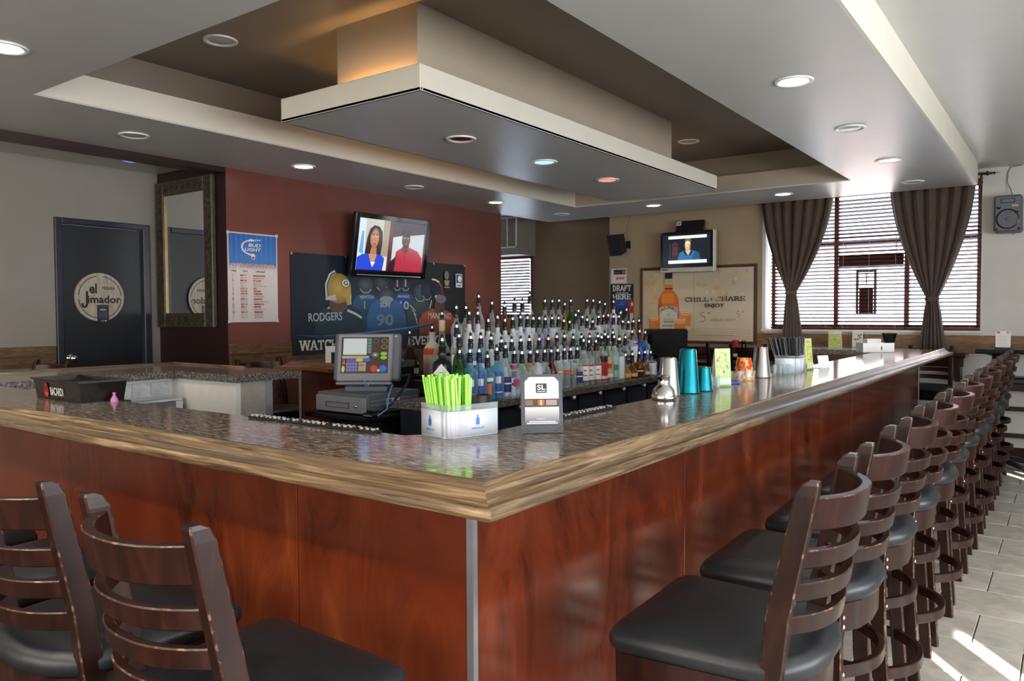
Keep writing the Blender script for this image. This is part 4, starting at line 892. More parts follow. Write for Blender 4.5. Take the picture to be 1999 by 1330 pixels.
special(-3.76, 4.20, BB, 0.40, 0.066, 'dome', mat('orange_capped_glaze', L3(214, 204, 190), 0.3), [(0.12, 0.55, (214, 190, 170), 75), (0.52, 0.66, (222, 80, 40), 180)], 'large white label bottle with orange shoulder band', pour=True)
special(-3.605, 4.13, BB, 0.50, 0.075, 'bulb', G_clear, [(0.05, 0.22, (150, 60, 30), 40)], 'tall clear decanter with cream neck by the register', neck=(0.80, 0.97, mat('cream_wax', L3(222, 200, 160), 0.5)))
special(-2.705, 3.10, BB, 0.36, 0.052, 'square', mat('matt_black_bottle', (0.012, 0.014, 0.014), 0.25), [], 'black bottle with large white diamond label facing the register')
dm = Print(0.085, 0.10); dm.poly([(0.5, 0), (1, 0.5), (0.5, 1), (0, 0.5)], (226, 224, 218)); dm.rect(0.3, 0.42, 0.7, 0.46, (150, 150, 150)); dm.rect(0.35, 0.52, 0.65, 0.56, (150, 150, 150))
blk = [o for o in bpy.data.objects if o.get('label', '').startswith('black bottle with large white')][0]
a = rad(-55); nx, ny = cos(a), sin(a)
dm.build('label', blk, (nx*0.0535+ny*0.0425*1, ny*0.0535-nx*0.0425, 0.108), (-ny, nx, 0), (0, 0, 1))
special(-3.6, 4.45, BB, 0.26, 0.04, 'round', G_dark, [(0.1, 0.3, W_, 50)], 'short brown bottle standing on the black tray by brandy bottle')
ty = thing('black_tray', 'low black tray under bottles on rear stone ledge', 'tray'); B('base', (-4.1, -3.2, 4.10, 4.78, BB-0.0, BB+0.0005), M_black, ty); m = MB(); m.box(-4.1, -3.36, 4.09, 4.10, BB, BB+0.03, b=0.003); m.box(-4.11, -4.1, 4.09, 4.78, BB, BB+0.03, b=0.003); m.build('lip', M_black, ty)

# ================================================================== BAR STOOLS
def stool_proto(label):
    t = thing('bar_stool', label, 'bar stool')
    def rr(cx, cy, z, hx, hy, ch):
        return [(cx-hx+ch, cy-hy, z), (cx+hx-ch, cy-hy, z), (cx+hx, cy-hy+ch, z), (cx+hx, cy+hy-ch, z), (cx+hx-ch, cy+hy, z), (cx-hx+ch, cy+hy, z), (cx-hx, cy+hy-ch, z), (cx-hx, cy-hy+ch, z)]
    edge = [0, 1, 0, 1, 0, 1, 0, 1]
    # seat outline: straight-ish front, tapering sides, bowed back
    def outline(g=0.0):
        P = []
        F = [(-0.195, 0.17), (-0.188, 0.197), (-0.165, 0.213)]
        pts = [(-0.210-g, 0.165), (-0.204-g*0.8, 0.194+g*0.4), (-0.178-g*0.4, 0.214+g), (-0.06, 0.205+g), (0.05, 0.198+g), (0.11, 0.188+g), (0.150+g*0.5, 0.165+g*0.6), (0.178+g*0.9, 0.118), (0.195+g, 0.045)]
        for x, y in pts: P.append((x, y))
        for x, y in reversed(pts): P.append((x, -y))
        return P
    m = MB(); rings = []
    for g, z in ((-0.012, 0.645), (0.0, 0.650), (0.006, 0.662), (0.006, 0.676), (-0.004, 0.690), (-0.03, 0.698), (-0.08, 0.702)):
        if g > -0.05: rings.append([(x, y, z) for x, y in outline(g)])
        else: rings.append([(x*0.62, y*0.62, z) for x, y in outline(0)])
    m.loft(rings, 0, True); sc = fix(m.build('seat_cushion', M_vinyl, t))
    m = MB(); rings = [[(x, y, z) for x, y in outline(g)] for g, z in ((-0.010, 0.575), (-0.008, 0.572), (-0.008, 0.645))]
    inner = [[(x*0.86, y*0.86, z) for x, y in outline(-0.01)] for z in (0.645, 0.572)]
    m.loft([rings[0], rings[2]]+[inner[0], inner[1], rings[0]], 0, True, caps=False); fix(m.build('seat_apron', M_stool, t))
    # rear legs run up into the back posts
    for s in (-1, 1):
        m = MB(); R = [rr(0.150, s*0.186, 0.0, 0.019, 0.015, 0.003), rr(0.122, s*0.180, 0.40, 0.021, 0.0155, 0.003), rr(0.118, s*0.177, 0.62, 0.022, 0.0155, 0.003), rr(0.135, s*0.174, 0.78, 0.022, 0.015, 0.003), rr(0.183, s*0.170, 1.015, 0.020, 0.0145, 0.003), rr(0.190, s*0.170, 1.035, 0.016, 0.0135, 0.003), rr(0.196, s*0.170, 1.042, 0.009, 0.012, 0.003)]
        m.loft(R, 0, False, mis=edge); l = fix(m.build('rear_leg', [M_stool, M_worn], t))
        for z in (0.615, 0.592, 0.475, 0.265):
            m = MB(); m.M = Matrix.Translation((0.122+0.021, s*0.178, z)) @ Matrix.Rotation(rad(90), 4, 'Y'); m.lathe([(0.006, 0), (0.006, 0.002), (0.0035, 0.004), (0.0005, 0.0042)], 10); m.build('bolt', M_steel, l)
        m = MB(); R = [rr(-0.172, s*0.192, 0.0, 0.018, 0.018, 0.003), rr(-0.155, s*0.176, 0.645, 0.023, 0.022, 0.003)]
        m.loft(R, 0, False, mis=edge); fix(m.build('front_leg', [M_stool, M_worn], t))
    # bowed slats and hoops
    def bow(name, z0, z1, th, xa, ya, depth, mats, worn=True, n=14):
        m = MB(); R = []; e = 0.0025
        for k in range(n+1):
            a = -1+2*k/n; x = xa+depth*(1-abs(a)**2.4); y = ya*a
            dx = -depth*2.4*abs(a)**1.4*(1 if a > 0 else -1); L = math.hypot(dx, ya); nx, ny = ya/L, -dx/L
            lean = (z1-z0)*0.16
            def q(o, z): 
                f = (z-z0)/(z1-z0)*lean if worn else 0
                return (x+nx*o+f, y+ny*o, z)
            R.append([q(-th/2+e, z0), q(th/2-e, z0), q(th/2, z0+e), q(th/2, z1-e), q(th/2-e, z1), q(-th/2+e, z1), q(-th/2, z1-e), q(-th/2, z0+e)])
        m.loft(R, 0, True, mis=[0, 0, 0, 1, 0, 1, 0, 0] if worn else None); m.s = [True]*len(m.s)
        o = fix(m.build(name, mats, t)); o.data.set_sharp_from_angle(angle=rad(32)); return o
    bow('top_rail', 0.945, 1.008, 0.020, 0.165, 0.164, 0.074, [M_stool, M_worn])
    for z0, z1, xa in ((0.872, 0.908, 0.153), (0.807, 0.843, 0.140), (0.740, 0.778, 0.127)): bow('back_slat', z0, z1, 0.018, xa, 0.168, 0.072, [M_stool, M_worn])
    bow('rear_hoop', 0.458, 0.490, 0.018, 0.118, 0.172, 0.078, [M_stool, M_worn], worn=False)
    h = bow('rear_hoop', 0.248, 0.282, 0.020, 0.125, 0.176, 0.090, [M_stool, M_worn], worn=False)
    for s in (-1, 1):
        B('side_stretcher', (-0.15, 0.115, s*0.178-0.009, s*0.178+0.009, 0.25, 0.282), M_stool, t, b=0.003)
    fo = B('foot_rail', (-0.178, -0.156, -0.172, 0.172, 0.20, 0.236), M_stool, t, b=0.003); B('foot_plate', (-0.181, -0.153, -0.165, 0.165, 0.236, 0.239), M_gblack, fo)
    return t
st0 = stool_proto('x'); ST = tree_of(st0); st_used = [False]
def stool(x, y, rz, label, group):
    if not st_used[0]:
        st_used[0] = True; st0.location = (x, y, 0); st0.rotation_euler = (0, 0, rz); st0['label'] = label; st0['group'] = group; return st0
    return dup(st0, (x, y, 0), rz, label, group, ST)
for k in range(12):
    lb = '%s bar stool from the near corner along the long red bar side' % ORD[k]
    if k == 0: lb = 'dark wooden bar stool at long bar side nearest the bar corner, whole black seat showing'
    stool(-0.58+random.uniform(-0.008, 0.008), 1.612+0.52*k+random.uniform(-0.012, 0.012), rad(random.uniform(-2.5, 2.5)), lb, 'bar stools along the long side')
for k, x in enumerate((-1.205, -1.72, -2.24, -2.76)):
    lb = ['dark ladder back bar stool at short bar side, closest to the aluminium corner strip', 'ladder back bar stool at short bar side, next to the one by the corner strip', 'ladder back bar stool at short bar side, third from the corner strip', 'ladder back bar stool at short bar side, fourth from the corner strip'][k]
    stool(x, 0.835, rad(-90+(-2 if k == 0 else 1.5)), lb, 'bar stools along the short side')
stool(-4.55, 3.42, rad(178), 'dark bar stool standing in the gap between side counter and rear bar end', 'bar stools beside the red wall')
stool(-5.62, 2.32, rad(168), 'dark bar stool below wainscot left of the black door', 'bar stools in the side room') if False else stool(-5.70, 2.28, rad(100), 'dark bar stool before the wainscot boards beside the black door', 'bar stools in the side room')
stool(-3.17, 7.72, rad(-90), 'dark bar stool at far ledge below the bottle picture of the banner', 'bar stools at the far ledge')
stool(-2.60, 7.74, rad(-88), 'dark bar stool at far ledge below banner frame edge and first curtain', 'bar stools at the far ledge')
stool(-1.06, 7.78, rad(84), 'dark bar stool standing at the far end of the long bar', 'bar stools at the bar end')

# ================================================================== CASH REGISTER
rs = thing('register_stand', 'black low stand shelf under the grey cash register', 'stand')
B('top', (-3.52, -2.985, 2.84, 3.34, 0.775, 0.80), M_gblack, rs, b=0.006); B('body', (-3.42, -3.02, 2.95, 3.32, 0.0, 0.775), M_black, rs, b=0.004); B('door', (-3.38, -3.06, 2.938, 2.95, 0.1, 0.72), M_cabinet, rs, b=0.003)
dr = thing('cash_drawer', 'grey steel cash drawer with lock under the register screen', 'cash drawer')
m = MB(); m.box(-3.49, -3.08, 2.915, 3.325, 0.803, 0.912, b=0.004); m.build('case', M_dgrey, dr)
m = MB(); m.box(-3.488, -3.082, 2.898, 2.914, 0.806, 0.895, b=0.005); fd = m.build('drawer_front', M_grey, dr)
m = MB(); m.box(-3.40, -3.21, 2.893, 2.898, 0.858, 0.864); m.box(-3.40, -3.21, 2.893, 2.898, 0.832, 0.836); m.box(-3.40, -3.394, 2.893, 2.898, 0.832, 0.864); m.box(-3.216, -3.21, 2.893, 2.898, 0.832, 0.864); m.build('slot_frame', M_dgrey, fd)
m = MB(); m.M = Matrix.Translation((-3.155, 2.898, 0.845)) @ Matrix.Rotation(rad(90), 4, 'X'); m.lathe([(0.009, 0), (0.009, 0.004), (0.006, 0.006), (0.0005, 0.006)], 14); m.build('lock', M_chrome, fd)
m = MB()
for k in range(3): m.box(-3.081, -3.078, 2.93, 3.31, 0.825+k*0.024, 0.831+k*0.024)
m.build('side_rib', M_grey, dr)
p = Print(0.105, 0.055); p.rect(0, 0, 1, 1, (226, 232, 240)); p.rect(0.06, 0.55, 0.42, 0.92, (70, 120, 196)); p.rect(0.06, 0.12, 0.42, 0.45, (70, 120, 196)); p.rect(0.5, 0.30, 0.75, 0.36, (150, 170, 200)); p.rect(0.5, 0.16, 0.9, 0.22, (60, 80, 130))
p.build('sticker', dr, (-3.077, 3.05, 0.826), (0, 1, 0), (0, 0, 1))
rg = thing('register_terminal', 'grey touch screen cash register terminal with lit order keys', 'cash register', (-3.225, 3.04, 0.912), rad(36))
m = MB(); m.box(-0.12, 0.12, 0.0, 0.22, 0.0, 0.03, b=0.004); m.box(-0.12, 0.12, 0.02, 0.2, 0.03, 0.058, b=0.006); m.build('base', M_dgrey, rg)
tl = Matrix.Translation((0, -0.005, 0.060)) @ Matrix.Rotation(rad(-16), 4, 'X') @ Matrix.Diagonal((0.94, 1, 0.90, 1))
m = MB(); m.M = tl; m.box(-0.20, 0.20, 0.012, 0.075, 0.01, 0.315, b=0.01); m.box(-0.165, 0.155, 0.06, 0.12, 0.03, 0.28, b=0.02); mb_ = m.build('monitor_case', M_dgrey, rg)
m = MB(); m.M = tl; m.box(-0.18, 0.155, -0.002, 0.014, 0.0, 0.308, b=0.008); m.box(-0.18, 0.155, -0.006, 0.012, -0.022, -0.006, b=0.004); m.build('bezel', M_grey, rg)
W = 0.285; H = 0.235; p = Print(W, H); p.rect(0, 0, 1, 1, (74, 58, 46))
p.rect(0.04, 0.52, 0.54, 0.96, (226, 230, 232)); p.rect(0.04, 0.50, 0.54, 0.53, (214, 190, 60)); p.rect(0.04, 0.96, 0.54, 0.98, (120, 110, 96))
for k in range(5): p.rect(0.56, 0.55+k*0.085, 0.64, 0.62+k*0.085, (110, 146, 150))
p.rect(0.02, 0.40, 0.6, 0.48, (140, 146, 160))
for k in range(7): p.rect(0.03+k*0.08, 0.415, 0.10+k*0.08, 0.465, (176, 182, 196))
for i in range(4):
    for j in range(4): p.rect(0.12+i*0.062, 0.05+j*0.085, 0.172+i*0.062, 0.12+j*0.085, (150, 140, 214) if j < 3 else (128, 120, 200)); p.rect(0.13+i*0.062, 0.075+j*0.085, 0.155+i*0.062, 0.095+j*0.085, (60, 50, 130))
p.poly([(0.03, 0.24), (0.11, 0.24), (0.07, 0.40)], (226, 86, 50)); p.ell(0.06, 0.11, 0.035, 0.09, (190, 220, 90)); p.rect(0.38, 0.05, 0.54, 0.30, (170, 160, 140)); p.rect(0.39, 0.2, 0.5, 0.23, (190, 80, 70)); p.rect(0.39, 0.08, 0.5, 0.13, (150, 190, 70))
p.ell(0.40, 0.36, 0.08, 0.05, (226, 196, 70)); p.ell(0.56, 0.36, 0.075, 0.05, (60, 110, 200))
for x, c in ((0.74, (96, 110, 126)), (0.92, (130, 150, 90))): p.ring(x, 0.88, 0.07, 0.06, 0.004, c)
for x, c in ((0.74, (120, 66, 60)), (0.92, (160, 140, 90))): p.ring(x, 0.72, 0.07, 0.06, 0.004, c)
p.ring(0.73, 0.5, 0.07, 0.06, 0.004, (170, 160, 150)); p.rect(0.70, 0.48, 0.76, 0.52, (230, 230, 230)); p.ell(0.91, 0.53, 0.07, 0.05, (150, 206, 80)); p.ell(0.91, 0.42, 0.07, 0.05, (150, 206, 80)); p.ell(0.71, 0.12, 0.075, 0.095, (216, 64, 50)); p.ell(0.90, 0.12, 0.075, 0.095, (60, 116, 210)); p.ell(0.805, 0.07, 0.03, 0.04, (200, 200, 190))
sp = p.build('touch_screen', rg, (-0.155, -0.0025, 0.05), (1, 0, 0), (0, 0, 1), SCREEN2); sp.data.transform(tl)
m = MB(); m.M = tl; m.box(0.165, 0.178, 0.008, 0.014, 0.29, 0.297); m.build('maker_plate', M_alu, rg)
cb = thing('register_cables', 'black and pale blue cables hanging beside the register', 'cable')
m = MB(); m.tube([(-3.08, 3.18, 1.0), (-3.0, 3.16, 1.01), (-2.96, 3.10, 0.97), (-2.985, 3.0, 0.86), (-3.03, 2.92, 0.808)], 0.007, 8); m.build('black_cable', M_rubber, cb)
m = MB(); m.tube([(-3.09, 3.12, 0.95), (-3.03, 3.05, 0.955), (-2.985, 2.98, 0.91), (-2.97, 2.95, 0.84), (-2.99, 2.90, 0.806)], 0.004, 8); m.tube([(-3.17, 2.975, 0.985), (-3.15, 2.965, 0.955), (-3.13, 2.965, 0.955), (-3.115, 2.975, 0.985)], 0.003, 6); m.build('blue_cable', M_bluecord, cb)
sc = thing('barcode_scanner', 'small black card reader lying on the register stand', 'card reader', (-3.03, 2.90, 0.80)); m = MB(); m.box(-0.045, 0.04, -0.035, 0.03, 0.0, 0.022, b=0.008); m.box(-0.03, 0.03, -0.02, 0.02, 0.022, 0.035, b=0.006); m.build('body', M_black, sc); B('slot', (-0.03, 0.03, -0.037, -0.035, 0.006, 0.012), M_grey, sc)
# second terminal, seen from behind, at the far end of the island
mo = thing('register_terminal', 'black terminal seen from behind at far end of the back bar', 'cash register', (-2.84, 6.18, BB), rad(-150))
m = MB(); m.box(-0.13, 0.13, -0.12, 0.12, 0, 0.04, b=0.008); m.box(-0.08, 0.08, -0.06, 0.06, 0.04, 0.10, b=0.01); m.build('base', M_black, mo)
tl = Matrix.Translation((0, 0, 0.07)) @ Matrix.Rotation(rad(-14), 4, 'X')
m = MB(); m.M = tl; m.box(-0.18, 0.18, -0.03, 0.02, 0.0, 0.27, b=0.012); m.box(-0.14, 0.14, 0.02, 0.07, 0.03, 0.24, b=0.02); m.build('monitor_case', M_black, mo); m = MB(); m.M = tl; m.box(-0.16, 0.16, -0.033, -0.030, 0.02, 0.25); m.build('screen', M_gblack, mo)

# ================================================================== ON THE BAR TOP
tr = thing('garnish_tray', 'black rimmed garnish tray with rum lettering on the short counter', 'tray', (-3.10, 1.428, C+0.0006), rad(-1))
m = MB()
def flare(x, y0, z0, f): return None
def trayring(hx, hy, z): return [(-hx, -hy, z), (hx, -hy, z), (hx, hy, z), (-hx, hy, z)]
m.loft([trayring(0.185, 0.078, 0.0), trayring(0.195, 0.086, 0.072), trayring(0.202, 0.093, 0.072), trayring(0.202, 0.093, 0.079), trayring(0.190, 0.081, 0.079), trayring(0.178, 0.071, 0.02)], 0, False)
fix(m.build('tray_shell', mat('glossy_brown_black', (0.016, 0.011, 0.010), 0.15), tr))
for x in (-0.09, 0.03): B('divider', (x, x+0.004, -0.075, 0.075, 0.02, 0.07), M_black, tr)
B('garnish', (0.04, 0.17, -0.06, 0.06, 0.03, 0.06), mat('cut_lime_wedges', L3(150, 150, 96), 0.5, col2=L3(90, 100, 50), scale=60), tr, b=0.01)
p = Print(0.36, 0.07); p.ell(0.27, 0.5, 0.055, 0.42, (150, 40, 26)); p.poly([(0.22, 0.30), (0.25, 0.2), (0.27, 0.12), (0.29, 0.2), (0.32, 0.30), (0.27, 0.40)], (226, 70, 50)); p.poly([(0.225, 0.75), (0.27, 0.62), (0.315, 0.75), (0.29, 0.56), (0.25, 0.56)], (40, 18, 14))
p.text('BACARDI', 0.52, 0.26, 0.44, (232, 232, 232), w=0.30, bold=0.015)
p.build('tray_lettering', tr, (-0.18, -0.0815, 0.0005), (1, 0, 0), (0, -0.11, 1))
pc = thing('pink_cloth_scrap', 'small crumpled pink cloth beside the garnish tray', 'cloth', (-2.885, 1.452, C)); m = MB(); m.lathe([(0.012, 0), (0.011, 0.008), (0.007, 0.016), (0.003, 0.024), (0.005, 0.032), (0.001, 0.034)], 11); 
for k in range(len(m.v)): x, y, z = m.v[k]; m.v[k] = (x*(1+0.25*sin(7*z*60+x*90)), y*(1+0.3*cos(y*80)), z)
m.build('cloth', M_pink, pc)

def caddy(name_lab, loc, rz, lx, ly, h, hb, frost=M_frost):
    """straw caddy: white front and side panels in a clear acrylic shell"""
    t = thing('straw_caddy', name_lab, 'caddy', (loc[0], loc[1], loc[2]+0.0008), rz)
    m = MB(); c = 0.012
    # rounded front-right corner at the origin; body extends to -x and +y
    out = [(-lx, 0), (-c, 0), (-c*0.3, c*0.3), (0, c), (0, ly), (-lx, ly)]
    pth = [(-lx, 0), (-0.03, 0), (-0.016, 0.003), (-0.006, 0.010), (-0.001, 0.022), (0, 0.034), (0, ly)]
    for k in range(len(pth)-1):
        a, b = pth[k], pth[k+1]; m.face([m.pt((a[0], a[1], 0.002)), m.pt((b[0], b[1], 0.002)), m.pt((b[0], b[1], h)), m.pt((a[0], a[1], h))], 0, True)
    o = m.build('white_panel', frost, t); md = o.modifiers.new('thick', 'SOLIDIFY'); md.thickness = 0.002; md.offset = -1
    m = MB()
    for k in range(len(pth)-1):
        a, b = pth[k], pth[k+1]; m.face([m.pt((a[0], a[1], h)), m.pt((b[0], b[1], h)), m.pt((b[0], b[1], hb)), m.pt((a[0], a[1], hb))], 0, True)
    o = m.build('clear_rim', M_acryl, t); md = o.modifiers.new('thick', 'SOLIDIFY'); md.thickness = 0.0025; md.offset = -1
    m = MB(); m.box(-lx, -0.02, ly-0.003, ly, 0, hb); m.box(-lx, -lx+0.003, 0.004, ly-0.003, 0, hb); m.box(-lx*0.45, -lx*0.45+0.003, 0.006, ly-0.003, 0.002, hb*0.9); m.build('clear_back', M_acryl, t)
    MB().prism([(-lx, 0.001), (-0.02, 0.001), (-0.002, 0.02), (-0.002, ly), (-lx, ly)], 0, 0.003).build('base', frost, t)
    return t
ca = caddy('white and clear straw caddy with lime straws at inner bar corner', (-1.276, 1.482, C), rad(-15), 0.125, 0.16, 0.069, 0.085)
BL = (46, 104, 200)
def blue_bottle(p, x, y, s, w):
    p.poly([(x-0.35*w, y), (x+0.35*w, y), (x+0.35*w, y+0.6*s), (x+0.14*w, y+0.74*s), (x+0.14*w, y+s), (x-0.14*w, y+s), (x-0.14*w, y+0.74*s), (x-0.35*w, y+0.6*s)], BL)
p = Print(0.095, 0.069); blue_bottle(p, 0.45, 0.40, 0.38, 0.18); p.text('ABSOLUT', 0.46, 0.22, 0.07, BL, w=0.42, bold=0.01); p.build('caddy_print', ca, (-0.125, -0.0005, 0), (1, 0, 0), (0, 0, 1))
p = Print(0.115, 0.069); blue_bottle(p, 0.5, 0.44, 0.38, 0.14); p.text('ABSOLUT', 0.5, 0.28, 0.07, BL, w=0.36, bold=0.01); p.build('caddy_print', ca, (0.0005, 0.036, 0), (0, 1, 0), (0, 0, 1))
# lime straws
Rz = Matrix.Rotation(rad(-15), 4, 'Z'); org = Vector((-1.276, 1.482, C))
stw = MB().tube([(0, 0, 0), (0, 0, 0.158)], 0.0036, 7).mesh('straw', M_green)
for k in range(96):
    bx, by = -0.016-0.092*random.random(), 0.014+0.072*random.random()
    base = org+Rz @ Vector((bx, by, 0.004)); fx = (bx+0.06)*0.30+random.uniform(-.005, .005); fy = (by-0.05)*0.35+random.uniform(-.005, .005)
    d = (Rz @ Vector((fx*1.3-0.022, fy, 0.205))).normalized()
    o = obj('drinking_straw', stw); o.location = base; o.rotation_euler = d.to_track_quat('Z', 'Y').to_euler()
    o.scale = (1, 1, random.uniform(0.93, 1.0))
    tag(o, 'lime green plastic drinking straw in the white caddy at inner bar corner', 'straw', 'lime straws in the corner caddy')
blk_c = thing('stirrer_cup', 'black cup of stirrers in the caddy behind lime straws', 'cup', tuple(org+Rz @ Vector((-0.036, 0.122, 0.004))))
MB().lathe([(0.026, 0), (0.032, 0.10), (0.030, 0.10), (0.024, 0.004)], 20).build('cup', M_black, blk_c)
nk = thing('napkin_stack', 'white paper napkins standing in the lime straw caddy', 'napkins', tuple(org+Rz @ Vector((-0.09, 0.125, 0.004))), rad(-15))
for k in range(6): B('napkin', (-0.03+k*0.004, -0.0275+k*0.004, -0.03, 0.03, 0, 0.088+0.002*(k % 3)), M_wpaper, nk)

fsn = thing('table_sign', 'black framed table sign standing on the bar beside the straw caddy', 'sign', (-1.137, 1.705, C+0.0016), rad(42))
m = MB(); m.M = Matrix.Rotation(rad(-7), 4, 'X'); m.box(-0.056, 0.056, 0.0, 0.010, 0.0, 0.157, b=0.003); m.build('frame', mat('slate_sign_frame', L3(62, 68, 76), 0.3), fsn)
m = MB(); m.M = Matrix.Translation((0, 0.014, 0)); m.box(-0.03, 0.03, 0.04, 0.044, 0, 0.004); m.box(-0.02, 0.02, 0.0, 0.045, 0.0, 0.003); m.build('easel_back', M_black, fsn)
p = Print(0.112, 0.157); p.rect(0.0, 0.0, 1, 1, (62, 68, 76)); p.poly([(0.09, 0.12), (0.91, 0.12), (0.91, 0.87), (0.80, 0.95), (0.20, 0.95), (0.09, 0.87)], (226, 226, 226)); p.rect(0.09, 0.12, 0.91, 0.44, (34, 34, 38), (208, 208, 210)); p.rect(0.09, 0.44, 0.91, 0.58, (66, 38, 24)); 
for x0, x1, c in ((0.1, 0.28, (120, 96, 70)), (0.40, 0.56, (166, 90, 40)), (0.6, 0.86, (150, 140, 130)), (0.46, 0.5, (226, 190, 120))): p.rect(x0, 0.47, x1, 0.56, c)
p.rect(0.36, 0.68, 0.62, 0.84, (22, 22, 24)); p.text('SL', 0.49, 0.735, 0.085, (240, 240, 240), w=0.20, bold=0.02); p.rect(0.39, 0.70, 0.59, 0.712, (220, 220, 220))
p.rect(0.13, 0.155, 0.87, 0.172, (230, 230, 230)); p.rect(0.18, 0.185, 0.82, 0.20, (230, 230, 230)); p.rect(0.36, 0.235, 0.56, 0.245, (200, 200, 200))
for a in ((0.02, 0.12), (0.98, 0.12)): p.line([a, (0.5+(a[0]-0.5)*0.6, 0.02)], 0.001, (30, 32, 36))
sp = p.build('sign_print', fsn, (-0.056, -0.0002, 0), (1, 0, 0), (0, 0, 1), GLOSSPRINT); sp.data.transform(Matrix.Rotation(rad(-7), 4, 'X'))

# shakers and tins
def lathed(name, part, label, cat, x, y, prof, m, n=28, group=None, z=C):
    t = thing(name, label, cat, (x, y, z), 0, group)
    fix(MB().lathe(prof, n).build(part, m, t)); return t
lathed('cobbler_shaker', 'shaker_top', 'squat chrome cobbler shaker top on the bar by the steel tin', 'shaker', -1.215, 2.63, [(0.043, 0), (0.047, 0.004), (0.047, 0.012), (0.044, 0.02), (0.038, 0.038), (0.024, 0.054), (0.021, 0.058), (0.021, 0.082), (0.023, 0.085), (0.018, 0.09), (0.001, 0.09)], M_steel)
def tin(x, y, h, r0, r1, m, label): return lathed('shaker_tin', 'tin', label, 'shaker', x, y, [(r0, 0), (r0+0.002, 0.003), (r0, 0.006), (r1, h-0.004), (r1-0.003, h), (0.001, h)], m)
tin(-1.262, 2.775, 0.148, 0.044, 0.031, M_steel, 'tall upturned steel shaker tin beside the small chrome cobbler')
tin(-1.238, 2.905, 0.176, 0.045, 0.032, M_teal, 'tall upturned teal shaker tin between steel tin and short teal one')
tin(-1.222, 3.02, 0.098, 0.040, 0.030, M_teal, 'short upturned teal shaker tin next to the green menu card')
tin(-1.238, 3.80, 0.150, 0.046, 0.032, M_steel, 'upturned steel shaker tin behind the orange votive glass')
ov = lathed('votive_glass', 'glass', 'orange mottled votive glass beside a steel tin and shot glasses', 'glass', -1.26, 3.62, [(0.046, 0), (0.047, 0.01), (0.034, 0.10), (0.032, 0.104), (0.029, 0.10), (0.040, 0.012), (0.001, 0.010)], G_orange)
shot_me = MB().lathe([(0.017, 0), (0.019, 0.003), (0.019, 0.012), (0.024, 0.052), (0.0222, 0.052), (0.0175, 0.014), (0.001, 0.012)], 16).mesh('glass', G_shot)
SHN = [0]
def shot(x, y, label, group):
    t = thing('shot_glass', label, 'shot glass', (x, y, C), 0, group); obj('glass', shot_me, t)
for i, (x, y) in enumerate(((-1.245, 3.105), (-1.225, 3.15), (-1.20, 3.095))): shot(x, y, ['clear shot glass closest to the short teal tin', 'middle clear shot glass between teal tin and green card', 'front clear shot glass before the green drinks card'][i], 'shot glasses by the teal tins')
for i, (x, y) in enumerate(((-1.215, 3.48), (-1.20, 3.535), (-1.235, 3.44))): shot(x, y, ['clear shot glass right in front of orange votive', 'clear shot glass farthest along before the orange votive', 'clear shot glass nearest the blue pen before orange votive'][i], 'shot glasses by the orange votive')
for i in range(8): shot(-1.215+0.012*(i % 2), 3.90+i*0.052 if i < 5 else 3.93+(i-5)*0.052, 'clear shot glass, %s in the row between steel tin and black straws' % ORD[i], 'shot glasses by the black straws') if i < 5 else shot(-1.165, 3.99+(i-5)*0.055, 'clear shot glass, %s in the row between steel tin and black straws' % ORD[i], 'shot glasses by the black straws')
def card(name, label, x, y, z, rz, w, h, prn, tent=True):
    t = thing(name, label, 'menu card', (x, y, z), rz)
    m = MB(); m.M = Matrix.Rotation(rad(-5), 4, 'X'); m.box(-w/2, w/2, 0, 0.002, 0, h); m.build('sheet', M_wpaper, t)
    if tent: m = MB(); m.M = Matrix.Translation((0, 0.05, 0)) @ Matrix.Rotation(rad(12), 4, 'X'); m.box(-w/2, w/2, 0, 0.002, 0, h); m.build('back_sheet', M_wpaper, t); B('foot', (-w/2, w/2, 0, 0.05, 0, 0.002), M_acryl, t)
    o = prn.build('card_print', t, (-w/2, -0.0002, 0), (1, 0, 0), (0, 0, 1)); o.data.transform(Matrix.Rotation(rad(-5), 4, 'X'))
    return t
def menu_print(w, h, seed, base=(150, 196, 92)):
    rnd = random.Random(seed); p = Print(w, h); p.rect(0, 0, 1, 1, base, (186, 214, 140))
    for k in range(34):
        c = rnd.choice([(226, 186, 90), (214, 120, 80), (236, 226, 170), (120, 170, 70), (190, 200, 120), (230, 210, 120)])
        p.ell(rnd.uniform(0.15, 0.85), rnd.uniform(0.3, 0.92), rnd.uniform(0.04, 0.10), rnd.uniform(0.015, 0.045), c, 10)
    p.rect(0, 0, 1, 0.03, (110, 160, 60)); p.rect(0.05, 0.05, 0.95, 0.22, (206, 220, 200))
    return p
card('menu_card', 'green and white drinks card standing beside shot glasses on the bar', -1.215, 3.235, C, rad(48), 0.072, 0.165, menu_print(0.072, 0.165, 3))
card('menu_card', 'yellow drinks card leaning beside the black straws', -1.175, 4.44, C, rad(75), 0.075, 0.175, menu_print(0.075, 0.175, 5, (216, 206, 90)))
